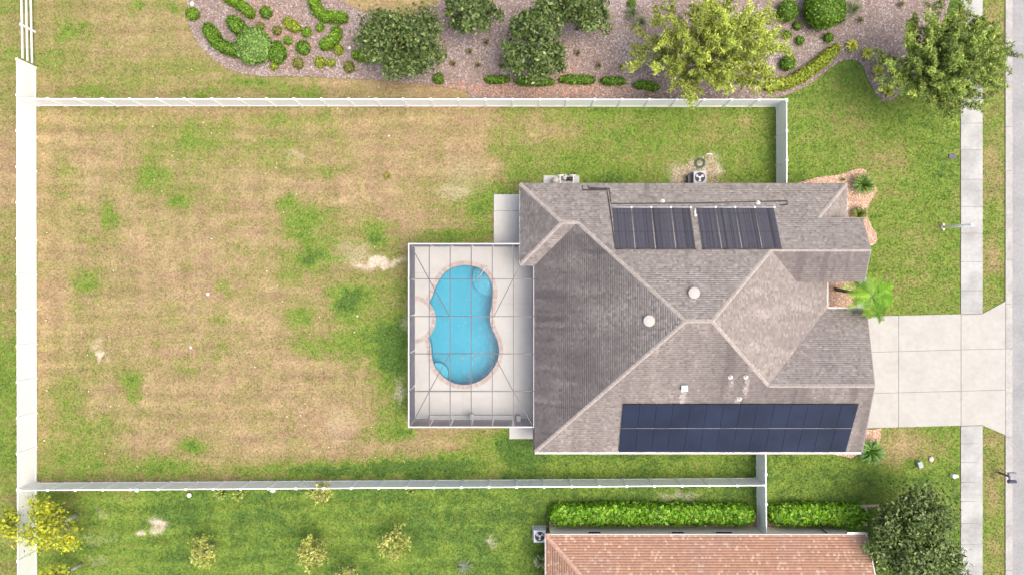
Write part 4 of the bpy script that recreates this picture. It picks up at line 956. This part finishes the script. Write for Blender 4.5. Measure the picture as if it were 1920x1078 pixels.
def core_ball(rx, ry, z0, z1, lump=.06, seg=18, rings=10, seed=1, flat=1.):
    V = []; zc = (z0+z1)/2; rz = (z1-z0)/2
    for i in range(rings):
        th = math.pi*(1-(i+.5)/rings); st = abs(math.sin(th))**flat
        for k in range(seg):
            ph_ = 2*math.pi*k/seg; l = 1+lump*2*(float(vnoise(np.array(2.2*math.cos(ph_)+seed), np.array(2.2*math.sin(ph_)+2*math.cos(th)), seed))-.5)
            V.append((rx*st*math.cos(ph_)*l, ry*st*math.sin(ph_)*l, zc+rz*math.cos(th)))
    F = [(i*seg+k, i*seg+(k+1) % seg, (i+1)*seg+(k+1) % seg, (i+1)*seg+k) for i in range(rings-1) for k in range(seg)]
    t = len(V)-seg
    F += [(t+k, t+(k+1) % seg, t+(k+2) % seg, t+(seg//2)) for k in range(0, 1)]
    V.append((0,0,z1)); tp = len(V)-1; F += [(t+k, t+(k+1) % seg, t+(k+2) % seg, tp) for k in range(0, seg, 2)]
    return np.array(V), np.array(F)
def core_hedge(path, wd, h_, z0=.03):
    """path: world xy list; rounded box section swept"""
    P = np.array(path); P = resample(P, .25); T = np.gradient(P, axis=0); T /= np.linalg.norm(T, axis=1)[:, None]+1e-9; N = np.stack([-T[:,1], T[:,0]], 1)
    sec = [(-.46,0),(-.5,.35),(-.48,.75),(-.36,.95),(0,1.0),(.36,.95),(.48,.75),(.5,.35),(.46,0)]; n = len(P); m = len(sec); V = []
    for i in range(n):
        e_ = min(i, n-1-i); sc = (.45, .85, 1.)[min(e_, 2)]; sh = (.8, .97, 1.)[min(e_, 2)]; wob = 1+.28*(float(vnoise(np.array(P[i,0]*1.5), np.array(P[i,1]*1.5), 9))-.5)
        for (a, z) in sec: V.append((P[i,0]+N[i,0]*a*wd*sc*wob, P[i,1]+N[i,1]*a*wd*sc*wob, z0+z*h_*sh*(.94+.12*wob/1.05)))
    F = [(i*m+k, (i+1)*m+k, (i+1)*m+k+1, i*m+k+1) for i in range(n-1) for k in range(m-1)]
    for r_ in (0, (n-1)*m): F += [(r_, r_+1, r_+7, r_+8), (r_+1, r_+2, r_+6, r_+7), (r_+2, r_+3, r_+5, r_+6)]
    return np.array(V), np.array(F)
GREENS = {'lime': [(.19,.34,.020),(.145,.275,.016),(.25,.40,.035),(.11,.21,.014)], 'mid': [(.145,.28,.020),(.105,.22,.016),(.20,.345,.032),(.075,.155,.012)],
 'pale': [(.236,.378,.088),(.171,.295,.059),(.319,.472,.142),(.118,.218,.035)], 'yellow': [(.354,.425,.035),(.260,.342,.029),(.448,.496,.059),(.177,.236,.024)], 'olive': [(.22,.24,.05),(.27,.28,.07),(.16,.18,.035)],
 'dark': [(.091,.144,.032),(.067,.107,.024),(.140,.201,.051),(.244,.311,.116),(.044,.067,.018)], 'bright': [(.172,.391,.011),(.115,.287,.009),(.253,.483,.023),(.057,.161,.007),(.322,.529,.057)]}
def shrub_mesh(name, cV, cF, pal, n, size, base):
    P, N = sample_surf(cV, cF, n); up = N[:, 2] > -.5
    flip = (N[:, 2] < 0); 
    c3 = cV.mean(0); s = np.sign(((P-c3)*N).sum(1)); N = N*np.where(s == 0, 1, s)[:, None]
    P = P+N*RNG.normal(.015, .05, (n, 1)); lv, lf, lc = leaf_arrays(P, N, size, leaf_cols(n, pal), .55, .55)
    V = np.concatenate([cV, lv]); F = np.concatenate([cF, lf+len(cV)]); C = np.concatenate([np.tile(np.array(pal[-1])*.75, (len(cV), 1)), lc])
    return mesh_np(name, V-np.array((*base, 0)), F, C, M['leaf'])
def ball(px, py, r, pal, label, h_=None, ry=None, group='round clipped shrubs in the mulch bed', name='clipped_shrub', cat='shrub', flat=.75, dens=420):
    h_ = h_ or max(.35, r/S*1.5); c0 = W(px, py, h_*.8); rx = r/S*.97; ry_ = (ry or r)/S*.97
    cV, cF = core_ball(rx, ry_, .0, h_, .07, seed=int(px) % 97, flat=flat); n = int(dens*(rx*ry_*3.1+rx*h_*4)+120)
    root = thing(name, (c0[0], c0[1], 0), label, cat, group)
    ob('foliage', shrub_mesh('foliage', cV, cF, GREENS[pal], n, .06+.012*rx, (0, 0)), root)
    bb = MB(); bb.tube([(0,0,-.05),(.02,.01,h_*.5)], [.05,.03], 6); ob('stem', bb.mesh('stem', M['bark']), root); return root
def hedge(pts, wpx, h_, pal, label, group=None, dens=420, size=.07, name='hedge'):
    P = [W(p[0], p[1], h_*.85)[:2] for p in smooth(pts, 6)]; P = np.array(P); base = P.mean(0); cV, cF = core_hedge(P, wpx/S*.95, h_)
    L = np.linalg.norm(np.diff(P, axis=0), axis=1).sum(); n = int(dens*L*(wpx/S+1.6*h_)+150)
    root = thing(name, (*base, 0), label, 'hedge', group); ob('foliage', shrub_mesh('foliage', cV, cF, GREENS[pal], n, size, base), root)
    bb = MB()
    for q in resample(P, .6): bb.tube([(q[0]-base[0], q[1]-base[1], -.04), (q[0]-base[0]+.03, q[1]-base[1], h_*.6)], [.025,.015], 5)
    ob('stems', bb.mesh('stems', M['bark']), root)
HG = 'clipped hedges in the mulch bed'
hedge([(385,46),(405,78),(432,92),(446,96)], 21, .75, 'mid', 'thick clipped hedge curling round the left end of the mulch bed', HG)
hedge([(428,33),(443,48),(460,64)], 22, .8, 'mid', 'short thick hedge running into the big pale round shrub', HG)
hedge([(412,-14),(440,2),(458,15),(472,28)], 17, .6, 'lime', 'narrow lime hedge at the top edge above the short thick hedge', HG)
hedge([(584,-12),(592,12),(606,28),(628,30),(648,31)], 20, .7, 'lime', 'L shaped lime hedge at the top of the mulch bed', HG)
hedge([(600,86),(616,80),(628,68),(631,50)], 17, .6, 'lime', 'curved banana shaped lime hedge left of the dark tree', HG)
hedge([(661,100),(680,105),(706,106)], 16, .55, 'lime', 'short lime hedge tucked under the dark round tree', HG)
hedge([(532,38),(560,55)], 17, .5, 'yellow', 'small rectangular yellow green clipped hedge', HG)
hedge([(1438,160),(1470,156),(1500,145),(1530,124),(1555,103),(1573,86)], 19, .6, 'yellow', 'long curved yellow green hedge edging the front lawn', HG, 520)
for i, (x, y, L, t) in enumerate([(932,149,44,'first'),(1003,153,70,'second'),(1082,149,65,'third'),(1150,152,44,'fourth'),(1213,160,46,'fifth')]):
    hedge([(x-L/2,y-.5),(x,y),(x+L/2,y+(5 if i == 4 else .5))], 12, .4, 'mid', f'{t} low hedge segment from the left along the white fence', 'low hedge segments along the fence')
big = ball(471, 83, 33, 'pale', 'big pale green round shrub among the clipped hedges', 1.35, dens=520)
for x, y, r, pal, lb in [(359,25,11,'lime','round lime shrub at the far left of the mulch bed'),(497,22,10,'mid','round green shrub right of the narrow lime hedge'),(487,50,7,'olive','small olive shrub just above the big pale shrub'),
 (519,57,7,'olive','small olive shrub left of the rectangular yellow hedge'),(539,76,6.5,'lime','tiny round shrub below the rectangular yellow hedge'),(567,88,12,'mid','round bright shrub in the middle of the clipped group'),(574,60,8,'lime','small round shrub right of the rectangular yellow hedge'),
 (599,52,6.5,'lime','tiny round shrub under the L shaped hedge'),(634,93,8,'yellow','small yellowish shrub right of the banana shaped hedge'),(654,125,9.5,'olive','oval olive shrub at the lower edge of the mulch bed'),(558,118,9,'olive','dark olive tuft below the bright middle shrub'),
 (599,116,9,'yellow','spiky yellow green shrub near the lower bed edge'),(620,118,6,'yellow','tiny yellow shrub left of the oval olive shrub'),(513,124,6,'yellow','tiny yellow shrub below the wedge shaped shrub'),(822,147,9,'mid','small round green shrub right of the dark tree by the fence'),
 (1553,10,36,'mid','big round green shrub at the top edge by the feathery tree'),(1480,18,18,'mid','medium round shrub beside the big yellow tree'),(1496,48,7,'mid','small round shrub below the medium one by the yellow tree'),(1477,65,7,'mid','small round shrub nearest the yellow tree edge'),
 (1501,76,7,'mid','small round shrub above the long curved hedge'),(1555,70,8,'mid','small dark round shrub near the tip of the curved hedge'),(1480,117,13,'mid','round shrub tucked under the yellow tree by the curved hedge'),(1345,18,8,'mid','dark green shrub peeping through the yellow tree crown')]:
    ball(x, y, r, pal, lb)
ball(1185, 6, 7, 'mid', 'small dark shrub at the top edge left of the yellow tree')
# wedge shaped shrub
P = [W(505,78),W(520,88),W(532,110),W(508,115)]; ball(517, 97, 17, 'mid', 'wedge shaped green shrub right of the big pale shrub', .8, 20)

def spiky(px, py, r, n, pal, label, h_=.5, wd=.035, group=None, name='grass_plant', cat='plant'):
    """rosette of arching strap leaves"""
    c0 = W(px, py, h_*.5); root = thing(name, (c0[0], c0[1], 0), label, cat, group); V, F, C = [], [], []; R = r/S
    cols = leaf_cols(n, pal)
    for i in range(n):
        a = RNG.uniform(0, 2*math.pi); l = R*RNG.uniform(.55, 1.1); el = RNG.uniform(.2, 1.2); d = np.array((math.cos(a), math.sin(a))); s_ = np.array((-d[1], d[0])); b0 = len(V)
        for k, t in enumerate((0, .35, .7, 1.)):
            z = h_*(math.sin(t*2.2)*(.4+.6*el))+.02; p = d*l*t; ww = wd*(.6, 1., .8, .08)[k]
            V += [(p[0]-s_[0]*ww, p[1]-s_[1]*ww, z), (p[0]+s_[0]*ww, p[1]+s_[1]*ww, z)]; C += [cols[i]]*2
        F += [(b0+2*k, b0+2*k+2, b0+2*k+3, b0+2*k+1) for k in range(3)]
    ob('leaves', mesh_np('leaves', np.array(V), np.array(F), np.array(C), M['leaf']), root); return root
BRN = [(.16,.12,.05),(.20,.16,.06),(.11,.09,.035),(.25,.22,.08)]
for x, y, lb in [(850,121,'brown tuft left of three under the second dark tree'),(896,123,'brown tuft in the middle of the mulch between dark trees'),(880,98,'faint brown tuft above the two lower tufts'),(912,81,'brown tuft right below the second dark tree'),(941,124,'brown tuft at the left foot of the third dark tree'),
 (1083,100,'golden tuft right of the third dark tree'),(1122,123,'brown tuft above the third low hedge segment'),(1166,127,'brown tuft above the fourth low hedge segment'),(1690,8,'dark tuft at the top edge left of the street tree'),(1613,38,'brown tuft right of the big round top shrub')]:
    spiky(x, y, 8, 40, BRN, lb, .35, .02, 'small brown tufts in the mulch')
for x, y, r, lb in [(1185,25,18,'thin green grass clump left of the yellow tree'),(1202,42,14,'second thin grass clump close to the yellow tree'),(1600,18,20,'grey green grass clump right of the big top shrub'),(1577,38,15,'green grass clump below the big top shrub')]:
    spiky(x, y, r, 70, [(.16,.20,.09),(.12,.17,.07),(.20,.24,.12)], lb, .6, .02, 'ornamental grass clumps in the mulch')
YEL = [(.56,.56,.07),(.64,.62,.12),(.42,.46,.06),(.28,.36,.05)]
for x, y, lb in [(1597,87,'yellow plant at the tip of the curved hedge'),(1625,101,'yellow plant second along the bed edge'),(1645,134,'yellow plant third along the bed edge by the tree'),(1664,172,'yellow striped plant at the bottom tip of the bed')]:
    spiky(x, y, 13, 60, YEL, lb, .4, .065, 'yellow variegated plants at the bed edge')
spiky(1618, 346, 25, 170, [(.10,.24,.035),(.15,.30,.05),(.30,.30,.05),(.07,.17,.03)], 'large green strappy plant in the upper front gravel bed', .9, .03)
spiky(1610, 402, 17, 130, [(.16,.20,.03),(.22,.24,.04),(.10,.14,.025)], 'small olive plant in the front gravel bed', .6, .03)
spiky(1632, 846, 27, 150, [(.10,.26,.04),(.14,.32,.06),(.20,.30,.05),(.06,.16,.03)], 'green palm like plant at the lower front corner of the house', .9, .045)
spiky(1580, 338, 6, 30, [(.16,.20,.03),(.22,.24,.04)], 'tiny green weed at the edge of the gravel bed', .3, .02)
spiky(727, 331, 8, 50, [(.28,.26,.03),(.22,.22,.03)], 'lone olive weed on the dry back lawn', .25, .025)
for x, y, r, lb in [(415,924,12,'leafy sprig climbing the lower fence on the left'),(448,927,11,'smaller leafy sprig right of the first one on the fence'),(585,921,12,'low leafy sprig left of the tall vine on the fence'),(770,918,8,'orange tinged sprig at the foot of the lower fence')]:
    spiky(x, y, r, 40, [(.28,.36,.07),(.20,.30,.05),(.36,.42,.12)], lb, .9, .07, 'sprigs along the lower fence')
# hedges along the neighbour house
hedge([(1034,967),(1120,966),(1220,966),(1330,966),(1413,967)], 34, .98, 'bright', 'long bright green hedge along the tiled house', 'tall hedges by the tiled house', 210, .14)
hedge([(1446,966),(1520,966),(1580,967),(1624,970)], 36, .98, 'bright', 'shorter bright green hedge right of the fence return', 'tall hedges by the tiled house', 210, .14)

def tree(name, label, px, py, rx, ry, ht, zb, n_leaf, size, pal, style='dense', nclump=60, p=None, bark='bark', group='trees', asp=.5, sig=.13, fill=.55, lean=(0,0)):
    zc = (ht+zb)/2; c0 = W(px, py, zc); Rx = rx/S*(H-zc)/H; Ry = ry/S*(H-zc)/H; Rz = (ht-zb)/2
    root = thing(name, (c0[0]+lean[0], c0[1]+lean[1], 0), label, 'tree', group); off = np.array((c0[0]+lean[0], c0[1]+lean[1], 0)); ctr = c0-off; Rm = (Rx+Ry)/2
    tr_ = MB(); tops = []
    if style == 'dense':
        nl = 8; la = np.arange(nl)*2*np.pi/nl*1.0+RNG.uniform(-.35, .35, nl); ld = RNG.uniform(.46, .70, nl); ld[0] = 0.; lr = RNG.uniform(.30, .46, nl); lr[0] = .5
        lc_ = np.stack([np.cos(la)*ld, np.sin(la)*ld, RNG.uniform(-.35, .2, nl)], 1); lc_[0, 2] = .3; li = RNG.choice(nl, nclump, p=lr**2/(lr**2).sum())
        d = RNG.normal(0, 1, (nclump, 3)); d /= np.linalg.norm(d, axis=1)[:, None]; d[:, 2] = np.abs(d[:, 2])*.9-.25; az = np.arctan2(d[:, 1], d[:, 0]); r = RNG.uniform(fill, 1, (nclump, 1))**.6*(.62+.58*vnoise(az*1.3+px, az*0+py, 5)+.3*(vnoise(az*3.1+px, az*0, 6)-.5))[:, None]*RNG.uniform(.85, 1.08, (nclump, 1))
        cl = ctr+(lc_[li]+d*np.clip(r, .4, 1.1)*lr[li][:, None])*np.array((Rx, Ry, Rz))*1.02; per = RNG.choice(nclump, n_leaf); s = sig*Rm*RNG.uniform(.6, 1.3, (nclump, 1))
        Pt = cl[per]+np.clip(RNG.normal(0, 1, (n_leaf, 3)), -1.7, 1.7)*s[per]*np.array((1, 1, .75)); Nn = (Pt-cl[per])/(s[per]*2)+np.array((0,0,.9)); tone = RNG.uniform(.75, 1.3, (nclump, 1))
        lv, lf, lc = leaf_arrays(Pt, Nn, size, leaf_cols(n_leaf, pal, p)*tone[per], asp, .7); tops = cl[RNG.choice(nclump, min(16, nclump), replace=False)]
        V, F, C = lv, lf, lc
    else:
        Vs, Fs, Cs = [], [], []; nb2 = 0; Pn, Nn, To = [], [], []
        hub = np.array((ctr[0]*.4, ctr[1]*.4, zb*.75+.25))
        for i in range(nclump):
            a = 2*math.pi*(i*.618)+RNG.uniform(-.2, .2); q = math.sqrt((i+.5)/nclump)*RNG.uniform(.78, 1.14)
            tip = ctr+np.array((Rx*q*math.cos(a), Ry*q*math.sin(a), Rz*(1-1.15*q*q)+RNG.uniform(-.35, .35))); st = hub+(tip-hub)*.25+np.array((0,0,.5)); tone = RNG.uniform(.62, 1.4)
            tops.append(tip) if i % 3 == 0 else None
            twigs = [(st+(tip-st)*.35, tip, 1.)]; dv = tip-st; ln = np.linalg.norm(dv); sd_ = np.cross(dv, (0,0,1)); sd_ /= np.linalg.norm(sd_)+1e-6
            for k in range(5):
                t = RNG.uniform(.3, .95); s0 = st+dv*t; e0 = s0+dv/ln*RNG.uniform(.4, 1.1)*min(1., ln*.4)+sd_*RNG.choice((-1, 1))*RNG.uniform(.2, .65)+np.array((0,0,RNG.uniform(-.25, .25))); twigs.append((s0, e0, .7))
            m_ = int(n_leaf/nclump/len(twigs))
            for (s0, e0, f) in twigs:
                t = RNG.random((m_, 1)); pp = s0+(e0-s0)*t+RNG.normal(0, 1, (m_, 3))*np.array((.10,.10,.07))*(1.25-.6*t); pp[:, 2] -= .25*(t[:, 0]**2)*f
                Pn.append(pp); Nn.append(np.tile((0,0,.8), (m_, 1))); To.append(np.full((m_, 1), tone))
        Pt = np.concatenate(Pn); Nn = np.concatenate(Nn); To = np.concatenate(To); V, F, C = leaf_arrays(Pt, Nn, size, leaf_cols(len(Pt), pal, p)*To, asp, .6)
    ob('crown', mesh_np('crown', V, F, C, M['leaf']), root)
    rt = .06+.035*Rm; th = zb*.75+.3; hub = np.array((ctr[0]*.4, ctr[1]*.4, th))
    tr_.tube([(0,0,-.15),(ctr[0]*.1+.03,ctr[1]*.1,th*.5),tuple(hub)], [rt*1.35, rt, rt*.85], 9)
    for tp in tops:
        mid = hub+(tp-hub)*.5+RNG.normal(0, .12, 3)+np.array((0,0,.15)); tr_.tube([hub-np.array((0,0,.05)), mid, tp], [rt*.5, rt*.28, rt*.07], 6)
    ob('trunk', tr_.mesh('trunk', M[bark], True), root)
DK = GREENS['dark']; DKP = [.3,.2,.24,.14,.12]
TG = 'trees beyond the fence'
tree('dark_tree', 'dark olive round tree left of the others in the mulch bed', 757, 82, 82, 74, 5.0, 1.6, 9500, .12, DK, 'dense', 85, DKP, group=TG)
tree('dark_tree', 'smaller dark tree cut by the top edge between two others', 887, 16, 60, 44, 4.6, 1.5, 5800, .12, DK, 'dense', 55, DKP, group=TG)
tree('dark_tree', 'dark green tree in the middle with its crown nearest the fence', 1003, 76, 68, 74, 5.2, 1.6, 8800, .12, DK, 'dense', 75, DKP, group=TG)
tree('dark_tree', 'dark tree at the top edge right of the middle one', 1092, 20, 60, 48, 4.8, 1.6, 6300, .12, DK, 'dense', 60, DKP, group=TG)
YG = [(.42,.49,.075),(.34,.415,.06),(.54,.60,.13),(.24,.31,.05),(.15,.20,.04)]
tree('feathery_tree', 'big feathery yellow green tree overhanging the top fence', 1338, 93, 146, 102, 7.5, 2.2, 36000, .105, YG, 'feather', 95, [.3,.27,.17,.16,.1], 'bark_pale', TG, .28)
FG = [(.23,.32,.065),(.17,.25,.055),(.34,.43,.08),(.45,.52,.09),(.11,.17,.05)]
tree('feathery_tree', 'large feathery green street tree over the sidewalk', 1773, 112, 122, 112, 7.2, 2.2, 38000, .105, FG, 'feather', 90, [.28,.26,.2,.14,.12], 'bark', TG, .28)
tree('dark_tree', 'dark leafy tree by the front corner of the tiled house', 1722, 1022, 92, 98, 5.6, 1.8, 15000, .115, DK, 'dense', 95, DKP, group=TG)
YL = [(.44,.46,.03),(.36,.41,.03),(.53,.52,.04),(.26,.33,.04)]
tree('yellow_tree', 'bright yellow green tree by the lower left fence corner', 92, 992, 62, 56, 4.2, 1.4, 2300, .10, YL, 'dense', 34, None, 'bark_pale', 'young trees on the green lawn', .6, .15, .3)
tree('yellow_tree', 'small yellow tree cut by the bottom edge below the bright one', 112, 1082, 36, 22, 3.4, 1.2, 900, .10, YL, 'dense', 14, None, 'bark_pale', 'young trees on the green lawn', .6, .2, .3)
tree('yellow_tree', 'yellow branches left of the long fence at the left edge', 14, 984, 26, 22, 3.6, 1.4, 700, .095, YL, 'dense', 12, None, 'bark_pale', 'young trees on the green lawn', .6, .22, .3)
SP = [(.42,.42,.10),(.34,.38,.07),(.52,.48,.18),(.26,.32,.06)]
for x, y, r, nl, lb in [(382,1036,28,900,'sparse young tree with bare grey twigs on the green lawn'),(587,1034,33,1200,'sparse young yellow green tree in the middle of the green lawn'),(740,1020,30,800,'thin young green tree right of the other saplings'),(650,1084,22,500,'sapling cut by the bottom edge between two young trees'),(604,922,16,700,'short vine like sapling leaning over the lower fence')]:
    tree('sapling', lb, x, y, r, r, 2.4 if y > 950 else 2.0, .8, nl, .085, SP, 'feather', 16, None, 'bark_pale', 'young trees on the green lawn', .5)
spiky(870, 1062, 20, 34, [(.24,.27,.19),(.18,.22,.15)], 'grey dead brush at the bottom of the green lawn', .15, .016)
spiky(1013, 1050, 14, 90, [(.32,.36,.18),(.22,.28,.10),(.42,.44,.28)], 'pale leafy bush beside the tiled house wall', .9, .05)
spiky(1668, 1035, 22, 90, [(.22,.34,.03),(.30,.40,.05),(.14,.24,.03)], 'bright low plant between the tiled house and the dark tree', .7, .05)

# palm in the entry court
pb = W(1566, 542); crown = W(1637, 556, 4.1); palm = thing('palm_tree', (pb[0], pb[1], 0), 'palm with arching bright green fronds by the front entry', 'tree')
ct = crown-pb; bb = MB(); npt = 12; bb.tube([(ct[0]*(t**1.1), ct[1]*t, 3.9*t) for t in np.linspace(0, 1, npt)], [(.13-.05*t)*(1+.12*(i % 2)) for i, t in enumerate(np.linspace(0, 1, npt))], 9); ob('trunk', bb.mesh('trunk', M['bark'], True), palm)
for i in range(20):
    a = i*2.4+RNG.uniform(-.2, .2); el = RNG.uniform(-.1, 1.1); l = RNG.uniform(1.1, 2.0); V, F, C = [], [], []; d = np.array((math.cos(a), math.sin(a), 0)); base_ = np.array((ct[0], ct[1], 3.9)); spine = []
    for t in np.linspace(0, 1, 9): spine.append(base_+d*l*t*(1-.15*el)+np.array((0,0,l*(el*.6*t-(.35+.3*el)*t*t))))
    sd_ = np.array((-d[1], d[0], 0)); col = np.array([(.20,.40,.03),(.28,.48,.05),(.13,.29,.025),(.24,.40,.06)][i % 4])
    for t in np.linspace(.12, 1, 26):
        k = min(int(t*8), 7); p = spine[k]+(spine[k+1]-spine[k])*(t*8-k); ll = .42*math.sin(min(1, t*1.15+.12)*math.pi*.86)+.1
        for sg in (-1, 1):
            tip = p+sd_*sg*ll+d*ll*.55-np.array((0,0,ll*.25)); wv = d*.024; b0 = len(V); V += [p-wv, p+wv, (p+tip)/2+wv+np.array((0,0,.03)), tip]; F.append((b0, b0+1, b0+2, b0+3)); C += [col*RNG.uniform(.6, 1.35)]*4
    fr = ob('frond', mesh_np('frond', np.array(V), np.array(F), np.array(C), M['leaf']), palm)
    bb = MB(); bb.tube(spine, [.014-.0012*k for k in range(9)], 5); ob('frond_stalk', bb.mesh('frond_stalk', M['stalk'], True), fr)
